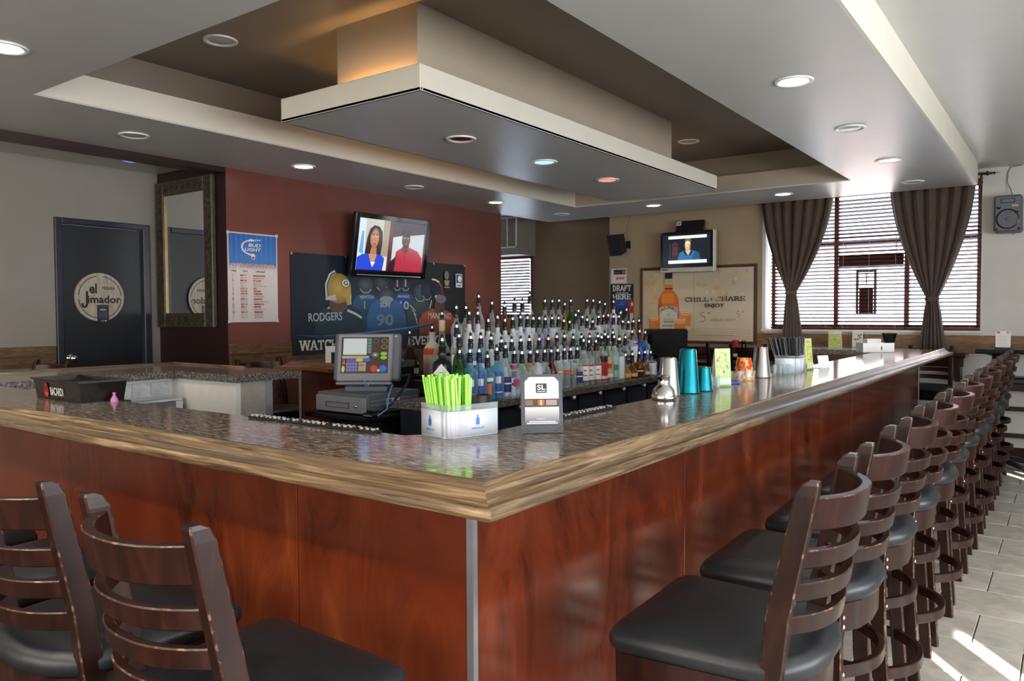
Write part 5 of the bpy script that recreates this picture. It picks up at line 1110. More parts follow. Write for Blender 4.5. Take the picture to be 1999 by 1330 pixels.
# black straw caddy on the long counter
cb2 = caddy('white straw caddy packed with black straws on the long counter', (-1.15, 4.17, C), rad(8), 0.13, 0.20, 0.075, 0.09)
org2 = Vector((-1.15, 4.17, C)); Rz2 = Matrix.Rotation(rad(8), 4, 'Z')
bs = MB().tube([(0, 0, 0), (0, 0, 0.185)], 0.0036, 6).mesh('straw', mat('black_straw_plastic', (0.014, 0.014, 0.016), 0.25))
for k in range(80):
    bx, by = -0.01-0.11*random.random(), 0.012+0.175*random.random()
    d = (Rz2 @ Vector(((bx+0.06)*0.5-0.02, (by-0.1)*0.22+random.uniform(-.01, .01), 0.18))).normalized()
    o = obj('drinking_straw', bs); o.location = org2+Rz2 @ Vector((bx, by, 0.004)); o.rotation_euler = d.to_track_quat('Z', 'Y').to_euler(); o.scale = (1, 1, random.uniform(0.96, 1.0))
    tag(o, 'black plastic drinking straw in the white caddy on long counter', 'straw', 'black straws in the long counter caddy')
cn = thing('card_holder', 'small white slanted card holder next to black straw caddy', 'card holder', (-1.135, 4.60, C), rad(60)); m = MB(); m.M = Matrix.Rotation(rad(-12), 4, 'X'); m.box(-0.04, 0.04, 0, 0.003, 0, 0.075); m.build('plate', M_wplast, cn); B('foot', (-0.04, 0.04, -0.005, 0.05, 0, 0.003), M_wplast, cn)
# far caddy with napkins and black cup
nc = thing('napkin_caddy', 'white napkin caddy with black cup at far end of the long counter', 'caddy', (-1.215, 6.62, C+0.001), rad(37)); 
m = MB(); m.box(-0.14, 0.11, 0, 0.003, 0, 0.075); m.box(-0.14, -0.137, 0, 0.12, 0, 0.075); m.box(0.107, 0.11, 0, 0.12, 0, 0.075); m.box(-0.14, 0.11, 0.117, 0.12, 0, 0.075); m.box(-0.14, 0.11, 0, 0.12, 0, 0.003); m.build('box', M_wplast, nc)
p = Print(0.25, 0.075); K2 = (30, 34, 60); p.poly([(0.57, 0.3), (0.61, 0.3), (0.61, 0.55), (0.597, 0.62), (0.597, 0.72), (0.583, 0.72), (0.583, 0.62), (0.57, 0.55)], K2); p.rect(0.56, 0.2, 0.62, 0.24, K2); p.build('caddy_print', nc, (-0.14, -0.0006, 0), (1, 0, 0), (0, 0, 1))
ns = thing('napkin_stack', 'white paper napkins standing in the far end caddy', 'napkins', (-1.245, 6.655, C+0.005), rad(37))
for k in range(8): B('napkin', (-0.09, 0.02, -0.02+k*0.009, -0.014+k*0.009, 0, 0.10+0.002*(k % 2)), M_wpaper, ns)
bc = lathed('flared_cup', 'cup', 'black flared cup standing in the far end caddy', 'cup', -1.175, 6.75, [(0.032, 0.0), (0.034, 0.06), (0.058, 0.145), (0.055, 0.145), (0.030, 0.06), (0.028, 0.004)], M_gblack, z=C+0.006)
pn = thing('pen', 'blue pen lying on the long counter past the green card', 'pen', (-1.23, 3.33, C+0.005)); m = MB(); m.tube([(-0.035, -0.03, 0), (0.03, 0.06, 0)], 0.005, 8); m.build('barrel', mat('blue_pen_plastic', L3(60, 80, 190), 0.35), pn)

# ================================================================== RED WALL: poster, banner, television
po = thing('schedule_poster', 'white and blue football schedule poster on red wall', 'poster')
B('sheet', (-5.2895, -5.2880, 3.556, 4.016, 1.292, 1.997), M_wpaper, po)
p = Print(0.46, 0.705); p.rect(0, 0, 1, 1, (206, 202, 202)); p.rect(0.02, 0.66, 0.98, 0.985, (66, 118, 190), (40, 96, 180)); p.rect(0.02, 0.585, 0.98, 0.66, (206, 202, 202), (66, 118, 190))
for k in range(9): p.rect(0.06+k*0.1, 0.69, 0.075+k*0.1, 0.98, (72, 128, 204))
p.ring(0.47, 0.84, 0.21, 0.085, 0.010, (214, 222, 236), 75, 285); p.ring(0.50, 0.84, 0.21, 0.095, 0.005, (190, 206, 230), 95, 280)
for k in range(6): p.line([(0.42+k*0.04, 0.90+0.004*k), (0.45+k*0.04, 0.935)], 0.006, (230, 232, 240))
p.text('BUD', 0.53, 0.845, 0.038, (30, 50, 110), w=0.24, bold=0.03, shear=0.25); p.text('BUD', 0.525, 0.848, 0.038, (240, 242, 248), w=0.24, bold=0.015, shear=0.25)
p.text('LIGHT', 0.49, 0.795, 0.038, (30, 50, 110), w=0.32, bold=0.03, shear=0.25); p.text('LIGHT', 0.485, 0.798, 0.038, (240, 242, 248), w=0.32, bold=0.015, shear=0.25)
p.poly([(0.46, 0.755), (0.54, 0.755), (0.54, 0.725), (0.5, 0.70), (0.46, 0.725)], (220, 220, 230)); p.poly([(0.47, 0.74), (0.53, 0.74), (0.53, 0.725), (0.5, 0.707), (0.47, 0.725)], (190, 60, 70))
p.text('CHICAGO FOOTBALL', 0.5, 0.607, 0.052, (240, 236, 230), w=0.87, bold=0.022); p.text('CHICAGO FOOTBALL', 0.5, 0.609, 0.050, (206, 76, 34), w=0.85, bold=0.004)
for tx, x in (('WEEK', 0.11), ('DATE', 0.33), ('OPPONENT', 0.64)): p.text(tx, x, 0.562, 0.018, (50, 46, 50), bold=0.03)
SCH = [(1, 'SEPT. 9', 'INDIANAPOLIS', 1), (2, 'SEPT. 13', '@GREEN BAY', 0), (3, 'SEPT. 23', 'ST. LOUIS', 1), (4, 'OCT. 1', '@DALLAS', 0), (5, 'OCT. 7', '@JACKSONVILLE', 0), (6, 'OCT. 14', 'BYE', 1), (7, 'OCT. 22', 'DETROIT', 1), (8, 'OCT. 28', 'CAROLINA', 1), (9, 'NOV. 4', '@TENNESSEE', 0), (10, 'NOV. 11', 'HOUSTON', 1), (11, 'NOV. 19', '@SAN FRANCISCO', 0), (12, 'NOV. 25', 'MINNESOTA', 1), (13, 'DEC. 2', 'SEATTLE', 1), (14, 'DEC. 9', '@MINNESOTA', 0), (15, 'DEC. 16', 'GREEN BAY', 1), (16, 'DEC. 23', '@ARIZONA', 0), (17, 'DEC. 30', '@DETROIT', 0)]
for k, (wk, dt, op, hm) in enumerate(SCH):
    y = 0.515-k*0.0293; c = (178, 44, 40) if hm else (150, 148, 150); b = 0.055 if hm else 0.02
    p.text(str(wk), 0.085, y, 0.017, c, bold=b); p.text(dt, 0.23, y, 0.017, c, bold=b, align='L'); p.text(op, 0.49, y, 0.017, c, bold=b, align='L')
p.build('poster_print', po, (-5.2876, 3.556, 1.292), (0, 1, 0), (0, 0, 1))
m = MB()
for y, z in ((3.562, 1.30), (4.01, 1.30), (4.012, 1.993), (3.56, 1.99)): m.box(-5.2875, -5.2855, y-0.012, y+0.012, z-0.012, z+0.012)
m.build('tape', mat('clear_tape', (0.6, 0.55, 0.52), 0.3), po)

bn = thing('football_banner', 'wide dark blue football banner pinned along red wall', 'banner')
B('sheet', (-5.286, -5.283, 4.142, 6.43, 1.005, 1.872), M_cabinet, bn)
BW, BH = 2.288, 0.867; p = Print(BW, BH)
nx_, ny_ = 24, 12; pts = []; cs = []
def bcol(u, v):
    g = math.exp(-((u-0.42)/0.26)**2-((v-0.35)/0.34)**2); e = math.exp(-((u-0.2)/0.15)**2-((v-0.95)/0.2)**2)*0.5
    return (17+26*g+14*e, 24+50*g+28*e, 30+78*g+44*e)
for j in range(ny_+1):
    for i in range(nx_+1): pts.append((i/nx_, j/ny_)); cs.append(bcol(i/nx_, j/ny_))
p.add(pts, [(j*(nx_+1)+i, j*(nx_+1)+i+1, (j+1)*(nx_+1)+i+1, (j+1)*(nx_+1)+i) for j in range(ny_) for i in range(nx_)], cs)
def shoulders(cx, y0, y1, hw, c, c2):   # a player's back seen from behind: jersey
    p.add([(cx-hw, y0), (cx+hw, y0), (cx+hw*1.02, y0+(y1-y0)*0.55), (cx+hw*0.8, y0+(y1-y0)*0.85), (cx+hw*0.3, y1), (cx-hw*0.3, y1), (cx-hw*0.8, y0+(y1-y0)*0.85), (cx-hw*1.02, y0+(y1-y0)*0.55)], [(0, 1, 2, 3, 4, 5, 6, 7)], [c2, c2, c, c, c, c, c, c])
def helmet(cx, cy, rx, ry, c, rim=None, stripe=None, bar=True):
    c = tuple(x*0.78 for x in c); p.ell(cx, cy, rx, ry, c, 26, rim=rim or tuple(x*0.5 for x in c))
    if stripe: p.rect(cx-rx*0.12, cy-ry*0.3, cx+rx*0.12, cy+ry*0.98, stripe)
    p.ell(cx, cy-ry*0.75, rx*0.72, ry*0.22, tuple(x*0.75 for x in c)); p.line([(cx-rx*0.7, cy-ry*0.5), (cx-rx*0.3, cy-ry*0.95), (cx+rx*0.3, cy-ry*0.95), (cx+rx*0.7, cy-ry*0.5)], 0.010, (170, 178, 186))
# back row of players
shoulders(0.375, 0.40, 0.62, 0.072, (58, 96, 132), (40, 66, 96)); shoulders(0.59, 0.42, 0.64, 0.066, (46, 84, 150), (34, 56, 104))
helmet(0.37, 0.71, 0.045, 0.085, (120, 130, 140)); helmet(0.46, 0.735, 0.042, 0.08, (112, 120, 126)); helmet(0.55, 0.72, 0.026, 0.06, (90, 60, 66), stripe=(200, 200, 206)); helmet(0.60, 0.725, 0.03, 0.065, (70, 86, 112), stripe=(200, 206, 214))
p.text('NEWTON', 0.375, 0.565, 0.035, (190, 206, 226), w=0.075, bold=0.02); p.text('MANNING', 0.588, 0.582, 0.032, (196, 206, 226), w=0.068, bold=0.02); p.text('10', 0.592, 0.455, 0.09, (180, 196, 222), w=0.055, bold=0.03); p.text('1', 0.362, 0.46, 0.08, (150, 176, 204), bold=0.03)
shoulders(0.685, 0.22, 0.58, 0.075, (60, 82, 84), (36, 50, 60)); helmet(0.69, 0.64, 0.045, 0.10, (112, 132, 134), stripe=(70, 96, 92)); helmet(0.735, 0.66, 0.04, 0.10, (60, 80, 106))
for k in range(4): p.line([(0.625+k*0.012, 0.50-0.05*k), (0.660+k*0.004, 0.43-0.05*k)], 0.012, (186, 196, 200))
shoulders(0.485, 0.12, 0.58, 0.11, (58, 112, 168), (26, 44, 66)); helmet(0.485, 0.60, 0.052, 0.085, (128, 140, 148)); p.ell(0.485, 0.56, 0.04, 0.035, (160, 170, 176))
p.text('SUH', 0.475, 0.475, 0.055, (206, 214, 224), w=0.055, bold=0.02); p.text('90', 0.475, 0.28, 0.12, (120, 142, 168), w=0.10, bold=0.03)
# yellow helmet player in front
shoulders(0.235, 0.10, 0.50, 0.125, (30, 62, 74), (20, 34, 44)); p.line([(0.27, 0.44), (0.315, 0.40), (0.345, 0.36)], 0.022, (206, 214, 214)); p.line([(0.17, 0.46), (0.22, 0.50), (0.265, 0.47)], 0.014, (180, 190, 190))
p.ell(0.222, 0.50, 0.045, 0.09, (96, 74, 60)); p.ell(0.225, 0.665, 0.066, 0.155, (206, 176, 84), 30, rim=(150, 120, 52)); p.poly([(0.285, 0.70), (0.292, 0.58), (0.285, 0.50), (0.268, 0.49), (0.262, 0.56), (0.24, 0.60)], (196, 164, 76)); p.line([(0.168, 0.58), (0.165, 0.70), (0.185, 0.80), (0.21, 0.835)], 0.034, (196, 200, 200)); p.line([(0.172, 0.58), (0.169, 0.70), (0.189, 0.80), (0.21, 0.825)], 0.012, (60, 70, 60))
p.poly([(0.16, 0.575), (0.16, 0.545), (0.215, 0.54), (0.21, 0.60)], (190, 196, 200)); p.ell(0.262, 0.72, 0.022, 0.046, (36, 60, 48)); p.ell(0.262, 0.72, 0.019, 0.040, (232, 232, 226)); p.text('G', 0.262, 0.70, 0.045, (36, 60, 48), w=0.022, bold=0.03); p.line([(0.285, 0.60), (0.287, 0.50)], 0.012, (222, 222, 222))
p.text('RODGERS', 0.16, 0.335, 0.085, (178, 192, 206), w=0.165, bold=0.012, rot=0.03)
# orange jersey coach-like player and dark red-stripe helmet
p.ell(0.80, 0.655, 0.042, 0.13, (30, 36, 54), 24, rim=(20, 24, 38)); p.line([(0.765, 0.80), (0.80, 0.79), (0.83, 0.73), (0.838, 0.60)], 0.022, (150, 46, 40)); p.line([(0.765, 0.805), (0.79, 0.80), (0.815, 0.775)], 0.014, (220, 220, 220)); p.ell(0.795, 0.60, 0.01, 0.022, (200, 204, 210)); p.ell(0.815, 0.605, 0.01, 0.022, (200, 204, 210)); p.line([(0.762, 0.56), (0.75, 0.46)], 0.014, (206, 210, 214))
shoulders(0.80, 0.14, 0.46, 0.12, (176, 80, 48), (96, 48, 40)); p.ell(0.815, 0.48, 0.036, 0.10, (92, 66, 56)); p.ell(0.825, 0.575, 0.036, 0.05, (112, 120, 128)); p.text('MANNING', 0.815, 0.34, 0.075, (220, 214, 206), w=0.155, bold=0.02, rot=-0.03)
# swoosh and bottom lettering
p.line([(0.02, 0.20), (0.2, 0.16), (0.45, 0.19), (0.65, 0.24), (0.80, 0.30)], 0.05, (36, 66, 110), [0.2, 0.7, 1, 0.8, 0.3]); p.line([(0.15, 0.185), (0.40, 0.205), (0.62, 0.245), (0.78, 0.30)], 0.014, (96, 140, 196), [0.2, 1, 1, 0.2])
p.rect(0, 0, 1, 0.155, (14, 22, 26)); p.slab('WATCH', 0.035, 0.045, 0.098, (226, 224, 220), 0.185); p.slab('EVERY', 0.615, 0.045, 0.098, (226, 224, 220), 0.185)
p.ell(0.862, 0.86, 0.016, 0.05, (120, 120, 104)); p.poly([(0.845, 0.80), (0.88, 0.80), (0.875, 0.74), (0.85, 0.74)], (150, 140, 96)); p.rect(0.845, 0.71, 0.88, 0.725, (150, 150, 140))
p.rect(0.925, 0.72, 0.972, 0.885, (214, 218, 220)); p.rect(0.929, 0.775, 0.968, 0.875, (30, 64, 120)); p.ell(0.953, 0.825, 0.014, 0.04, (220, 226, 232)); p.rect(0.933, 0.735, 0.964, 0.75, (70, 110, 160))
p.build('banner_print', bn, (-5.2824, 4.142, 1.005), (0, 1, 0), (0, 0, 1), GLOSSPRINT)
m = MB()
for y, z in ((4.155, 1.862), (4.75, 1.866), (5.93, 1.864), (6.42, 1.864)): m.M = Matrix.Translation((-5.282, y, z)) @ Matrix.Rotation(rad(90), 4, 'Y'); m.lathe([(0.010, 0), (0.010, 0.003), (0.004, 0.005), (0.0005, 0.005)], 10)
m.build('grommet', M_alu, bn)

def tv_body(t, tl, w, h, d, bez, bm, chin=0.0, chinm=None):
    m = MB(); m.M = tl; m.box(-w/2, w/2, 0, d, 0, h, b=0.008); m.box(-w*0.36, w*0.36, d, d+0.03, h*0.15, h*0.85, b=0.01); m.build('case', bm, t)
    m = MB(); m.M = tl
    m.box(-w/2, -w/2+bez, -0.006, 0, chin, h, b=0.003); m.box(w/2-bez, w/2, -0.006, 0, chin, h, b=0.003); m.box(-w/2+bez, w/2-bez, -0.006, 0, h-bez, h, b=0.003); m.box(-w/2+bez, w/2-bez, -0.006, 0, chin, chin+bez*1.2, b=0.003)
    m.build('bezel', M_gblack, t)
    if chin: m = MB(); m.M = tl; m.box(-w/2, w/2, -0.008, 0, 0, chin-0.002, b=0.004); m.build('speaker_bar', chinm, t)
tv = thing('television', 'large black television tilted down from red wall showing two people', 'television', (-5.150, 5.165, 1.69), rad(88))
tl = Matrix.Rotation(rad(9.5), 4, 'X'); TW, TH = 0.93, 0.565
tv_body(tv, tl, TW, TH, 0.05, 0.045, M_gblack)
SW, SH = TW-0.09, TH-0.10; p = Print(SW, SH); p.rect(0, 0, 1, 1, (176, 168, 152), (196, 192, 184)); p.poly([(0, 0), (0.11, 0), (0.09, 1), (0, 1)], (206, 224, 238)); p.poly([(0.02, 0.35), (0.08, 0.3), (0.07, 0.75), (0.045, 0.75)], (110, 166, 214))
p.rect(0.34, 0.30, 0.43, 1, (158, 146, 124)); p.rect(0.43, 0, 0.47, 1, (88, 26, 40)); p.rect(0.47, 0, 1, 1, (72, 30, 44), (54, 28, 44)); p.poly([(0.49, 0.2), (0.66, 0.2), (0.66, 0.74), (0.49, 0.68)], (196, 204, 204)); p.poly([(0.74, 0.2), (0.97, 0.1), (0.97, 0.80), (0.74, 0.74)], (186, 194, 198))
HR = (42, 28, 24); SK = (196, 142, 112)
p.poly([(0.10, 0.28), (0.12, 0.62), (0.15, 0.80), (0.21, 0.88), (0.28, 0.86), (0.33, 0.76), (0.34, 0.55), (0.33, 0.30), (0.24, 0.24)], HR)
p.poly([(0.17, 0.22), (0.27, 0.22), (0.265, 0.45), (0.185, 0.45)], (176, 120, 92)); p.ell(0.225, 0.63, 0.062, 0.19, SK, 26, rim=(168, 112, 84)); p.poly([(0.155, 0.66), (0.18, 0.83), (0.235, 0.86), (0.19, 0.76)], HR); p.poly([(0.295, 0.6), (0.28, 0.80), (0.235, 0.86), (0.285, 0.78)], HR)
for x in (0.198, 0.255): p.ell(x, 0.655, 0.014, 0.018, (240, 236, 230), 12); p.ell(x, 0.655, 0.007, 0.016, (40, 26, 22), 10); p.line([(x-0.02, 0.70), (x+0.018, 0.705)], 0.006, HR)
p.poly([(0.222, 0.66), (0.24, 0.57), (0.212, 0.57)], (170, 112, 86)); p.ell(0.226, 0.515, 0.022, 0.018, (156, 74, 72), 14)
p.poly([(0, 0), (0.42, 0), (0.40, 0.22), (0.34, 0.31), (0.28, 0.33), (0.225, 0.06), (0.15, 0.33), (0.06, 0.30), (0, 0.24)], (34, 70, 206)); p.poly([(0.155, 0.32), (0.275, 0.32), (0.225, 0.07)], SK); p.poly([(0.19, 0.17), (0.26, 0.17), (0.225, 0.07)], (238, 238, 240)); p.poly([(0.37, 0), (0.39, 0.29), (0.42, 0.27), (0.42, 0)], (226, 220, 210))
p.poly([(0.52, 0), (0.97, 0), (0.96, 0.30), (0.88, 0.44), (0.76, 0.50), (0.64, 0.50), (0.55, 0.40)], (172, 40, 62)); p.poly([(0.44, 0), (0.54, 0), (0.56, 0.32), (0.48, 0.2)], (40, 20, 26)); p.poly([(0.64, 0.40), (0.73, 0.40), (0.735, 0.58), (0.645, 0.58)], (80, 50, 38)); p.ell(0.685, 0.66, 0.062, 0.17, (92, 60, 48), 26, rim=(58, 36, 30)); p.poly([(0.65, 0.55), (0.72, 0.55), (0.71, 0.48), (0.665, 0.48)], (48, 32, 28)); p.ell(0.685, 0.77, 0.058, 0.075, (40, 28, 26))
for x in (0.66, 0.715): p.ell(x, 0.69, 0.012, 0.014, (220, 214, 206), 12); p.ell(x, 0.69, 0.006, 0.013, (20, 14, 12), 10)
p.ell(0.688, 0.57, 0.02, 0.018, (130, 70, 66), 12); p.line([(0.67, 0.43), (0.69, 0.36), (0.74, 0.44)], 0.010, (122, 24, 44)); p.line([(0.69, 0.36), (0.69, 0.2)], 0.006, (126, 26, 46))
p.rect(0, 0, 1, 0.012, (10, 10, 12))
s_ = p.build('screen', tv, (-SW/2, -0.002, 0.058), (1, 0, 0), (0, 0, 1), SCREEN); s_.data.transform(tl)
m = MB(); m.M = tl; m.box(-0.4, 0.4, -0.007, -0.001, 0.012, 0.022, b=0.002); m.build('trim_bar', M_alu, tv)
m = MB(); m.box(-0.06, 0.06, 0.02, 0.125, 0.26, 0.34, b=0.004); m.box(-0.15, 0.15, 0.115, 0.126, 0.20, 0.42, b=0.003); m.build('wall_bracket', M_black, tv)

# ================================================================== FAR WALL
tv2 = thing('television', 'small television with silver bar above framed banner showing one man', 'television', (-3.53, 8.22, 1.81))
M_silv = mat('silver_plastic', (0.5, 0.49, 0.48), 0.35, 0.3)
tv_body(tv2, Matrix.Identity(4), 0.625, 0.458, 0.06, 0.03, M_black, 0.055, M_silv)
m = MB(); m.box(0.3125, 0.328, -0.004, 0.07, 0.0, 0.46, b=0.004); m.build('side_trim', mat('white_silver_trim', (0.75, 0.75, 0.76), 0.3), tv2)
SW, SH = 0.565, 0.333; p = Print(SW, SH); p.rect(0, 0, 1, 1, (14, 26, 34), (20, 30, 40)); p.rect(0.12, 0.855, 0.93, 0.955, (236, 240, 242)); p.rect(0.12, 0.02, 0.93, 0.13, (236, 240, 242))
for k in range(4): p.line([(0.16+k*0.055, 0.13), (0.155+k*0.055, 0.7)], 0.008, (70, 66, 70))
p.poly([(0.22, 0.30), (0.31, 0.30), (0.30, 0.60), (0.23, 0.60)], (92, 44, 52)); p.ell(0.265, 0.68, 0.045, 0.07, (80, 40, 50))
p.poly([(0.32, 0.13), (0.80, 0.13), (0.78, 0.34), (0.70, 0.42), (0.60, 0.46), (0.47, 0.46), (0.36, 0.38)], (40, 112, 160)); p.poly([(0.62, 0.13), (0.80, 0.13), (0.78, 0.34), (0.68, 0.42)], (28, 84, 124)); p.poly([(0.48, 0.46), (0.60, 0.46), (0.56, 0.32), (0.53, 0.30)], (226, 190, 150)); p.poly([(0.47, 0.47), (0.53, 0.29), (0.50, 0.27), (0.44, 0.42)], (16, 36, 52)); p.poly([(0.61, 0.47), (0.56, 0.29), (0.585, 0.27), (0.64, 0.42)], (16, 36, 52))
p.ell(0.535, 0.62, 0.062, 0.19, (238, 210, 172), 26, rim=(206, 166, 120)); p.poly([(0.58, 0.5), (0.60, 0.62), (0.59, 0.74), (0.57, 0.6)], (150, 110, 80)); p.ell(0.54, 0.78, 0.068, 0.075, (120, 100, 70)); p.ell(0.535, 0.69, 0.055, 0.08, (240, 214, 178))
for x in (0.512, 0.558): p.ell(x, 0.655, 0.008, 0.012, (70, 50, 40), 10)
p.ell(0.537, 0.535, 0.02, 0.010, (176, 110, 90), 12); p.line([(0.536, 0.65), (0.542, 0.59)], 0.004, (190, 150, 116))
p.build('screen', tv2, (-SW/2, -0.001, 0.092), (1, 0, 0), (0, 0, 1), SCREEN)
m = MB(); m.box(-0.05, 0.05, 0.06, 0.20, 0.2, 0.26, b=0.004); m.box(-0.12, 0.12, 0.19, 0.20, 0.12, 0.36, b=0.003); m.build('wall_bracket', M_black, tv2)
p = Print(0.08, 0.02); p.rect(0, 0, 1, 1, (140, 136, 134)); p.rect(0.1, 0.3, 0.9, 0.7, (60, 60, 62)); p.build('badge', tv2, (-0.295, -0.0082, 0.02), (1, 0, 0), (0, 0, 1))
stb = thing('set_top_box', 'black tilted receiver box with white sticker on top of small television', 'receiver', (-3.505, 8.25, 2.27))
m = MB(); m.M = Matrix.Rotation(rad(-18), 4, 'X'); m.box(-0.165, 0.165, -0.012, 0.03, 0.0, 0.125, b=0.004); m.build('case', M_black, stb); B('foot', (-0.15, 0.15, 0.0, 0.07, -0.002, 0.006), M_black, stb)
p = Print(0.055, 0.05); p.rect(0, 0, 1, 1, (224, 224, 224)); p.ring(0.5, 0.5, 0.3, 0.3, 0.006, (90, 96, 104)); p.ell(0.5, 0.5, 0.12, 0.13, (90, 96, 104)); s_ = p.build('sticker', stb, (-0.16, -0.0125, 0.07), (1, 0, 0), (0, 0, 1)); s_.data.transform(Matrix.Rotation(rad(-18), 4, 'X'))

fb = thing('framed_banner', 'brown framed cream whiskey banner with large bottle picture', 'banner')
FX0, FX1, FZ0, FZ1 = -4.185, -2.787, 1.0, 1.885
m = MB(); 
for a in ((FX0, FX0+0.032, FZ0, FZ1), (FX1-0.032, FX1, FZ0, FZ1), (FX0+0.032, FX1-0.032, FZ1-0.032, FZ1), (FX0+0.032, FX1-0.032, FZ0, FZ0+0.03)): m.box(a[0], a[1], 8.39, 8.42, a[2], a[3], b=0.006)
m.build('frame', M_bframe, fb)
FW, FH = FX1-FX0-0.05, FZ1-FZ0-0.05; p = Print(FW, FH)
pts = []; cs = []
for j in range(9):
    for i in range(17):
        u, v = i/16, j/8; k = 0.5+0.5*sin(u*9+v*5)*cos(v*7); e = math.exp(-((u-0.15)/0.2)**2-((v-0.7)/0.3)**2)
        pts.append((u, v)); cs.append((196+14*k+14*e, 182+14*k+2*e, 160+14*k-20*e))
p.add(pts, [(j*17+i, j*17+i+1, (j+1)*17+i+1, (j+1)*17+i) for j in range(8) for i in range(16)], cs)
rb_ = random.Random(4)
for k in range(70):
    u = rb_.choice([rb_.uniform(0.02, 0.28), rb_.uniform(0.5, 0.98)]); v = rb_.uniform(0.55, 0.97) if u > 0.5 else rb_.uniform(0.5, 0.98); r = rb_.uniform(0.012, 0.022); c = rb_.choice([(206, 180, 142), (198, 166, 122), (212, 190, 156)])
    p.ell(u, v, r, r*FW/FH, c, 6); p.ell(u, v, r*0.7, r*0.7*FW/FH, tuple(x+10 for x in c), 6)
for k in range(5): p.line([(0.05, 0.17-0.03*k), (0.4, 0.175-0.03*k), (0.97, 0.165-0.03*k)], 0.004, (176, 150, 120))
p.rect(0.485, 0.1, 0.489, 0.95, (176, 166, 150))
AM = (206, 120, 44); bx = 0.255
p.add([(bx-0.095, 0.05), (bx+0.095, 0.05), (bx+0.095, 0.50), (bx+0.09, 0.60), (bx+0.06, 0.67), (bx+0.035, 0.71), (bx+0.035, 0.84), (bx-0.035, 0.84), (bx-0.035, 0.71), (bx-0.06, 0.67), (bx-0.09, 0.60), (bx-0.095, 0.50)], [tuple(range(12))], [(190, 104, 40)]*2+[(196, 84, 30)]+[(214, 110, 40)]*3+[(224, 160, 70)]*2+[(214, 110, 40)]*3+[(180, 70, 26)])
p.rect(bx-0.062, 0.52, bx+0.05, 0.66, (226, 140, 56)); p.rect(bx-0.037, 0.72, bx+0.037, 0.735, (70, 30, 16)); p.rect(bx-0.037, 0.79, bx+0.037, 0.865, (206, 198, 184)); p.rect(bx-0.034, 0.865, bx+0.034, 0.955, (24, 20, 18)); p.text('LYNCHBURG', bx, 0.82, 0.018, (70, 60, 50), w=0.055)
p.poly([(bx-0.083, 0.05), (bx+0.083, 0.05), (bx+0.083, 0.46), (bx+0.03, 0.49), (bx-0.03, 0.49), (bx-0.083, 0.46)], (212, 204, 190)); p.text('JACK DANIEL\'S', bx, 0.395, 0.050, (40, 34, 30), w=0.15, bold=0.03, arc=0.05); p.ring(bx, 0.36, 0.014, 0.022, 0.004, (90, 80, 70)); p.text('TENNESSEE', bx, 0.25, 0.032, (50, 42, 36), w=0.10, bold=0.02); p.text('HONEY', bx, 0.195, 0.032, (40, 34, 30), w=0.11, bold=0.02); p.rect(bx-0.05, 0.30, bx+0.05, 0.306, (90, 80, 70))
for gx, gy, s in ((0.12, 0.10, 1.0), (0.415, 0.15, 1.1), (0.36, 0.03, 1.15)):
    p.poly([(gx-0.045*s, gy+0.24*s), (gx+0.045*s, gy+0.24*s), (gx+0.036*s, gy), (gx-0.036*s, gy)], (206, 190, 170)); p.poly([(gx-0.044*s, gy+0.20*s), (gx+0.044*s, gy+0.20*s), (gx+0.038*s, gy+0.05*s), (gx-0.038*s, gy+0.05*s)], (214, 130, 58)); p.ell(gx, gy+0.20*s, 0.044*s, 0.022*s, (230, 166, 96), 20); p.ring(gx, gy+0.24*s, 0.045*s, 0.022*s, 0.003, (232, 224, 212))
p.slab('CHILL', 0.405, 0.54, 0.060, (36, 30, 26), 0.215, 0.14); p.slab('SHARE', 0.682, 0.545, 0.060, (36, 30, 26), 0.25, 0.14); p.poly([(0.635, 0.57), (0.643, 0.592), (0.651, 0.57), (0.643, 0.548)], (110, 90, 70)); p.text('ENJOY', 0.67, 0.465, 0.050, (36, 30, 26), w=0.17, bold=0.02)
INK = (74, 68, 62)
p.line([(0.585, 0.395), (0.56, 0.39), (0.553, 0.345), (0.58, 0.345), (0.592, 0.31), (0.575, 0.27), (0.545, 0.265)], 0.006, INK); p.text('00', 0.62, 0.37, 0.03, INK, shear=0.2); p.text('CHILLED SHOTS', 0.74, 0.275, 0.035, (110, 104, 98), w=0.21, shear=0.2); p.line([(0.535, 0.37), (0.545, 0.395)], 0.004, INK)
p.line([(0.885, 0.41), (0.865, 0.405), (0.862, 0.37), (0.88, 0.37), (0.886, 0.345), (0.868, 0.325)], 0.005, INK); p.text('00', 0.91, 0.39, 0.024, INK, shear=0.2); p.text('LIVE RESPONSIBLY. DRINK RESPONSIBLY.', 0.68, 0.075, 0.012, (70, 62, 54), w=0.33)
p.build('banner_print', fb, (FX0+0.025, 8.402, FZ0+0.025), (1, 0, 0), (0, 0, 1))
B('backing', (FX0+0.02, FX1-0.02, 8.405, 8.42, FZ0+0.02, FZ1-0.02), M_wpaper, fb)

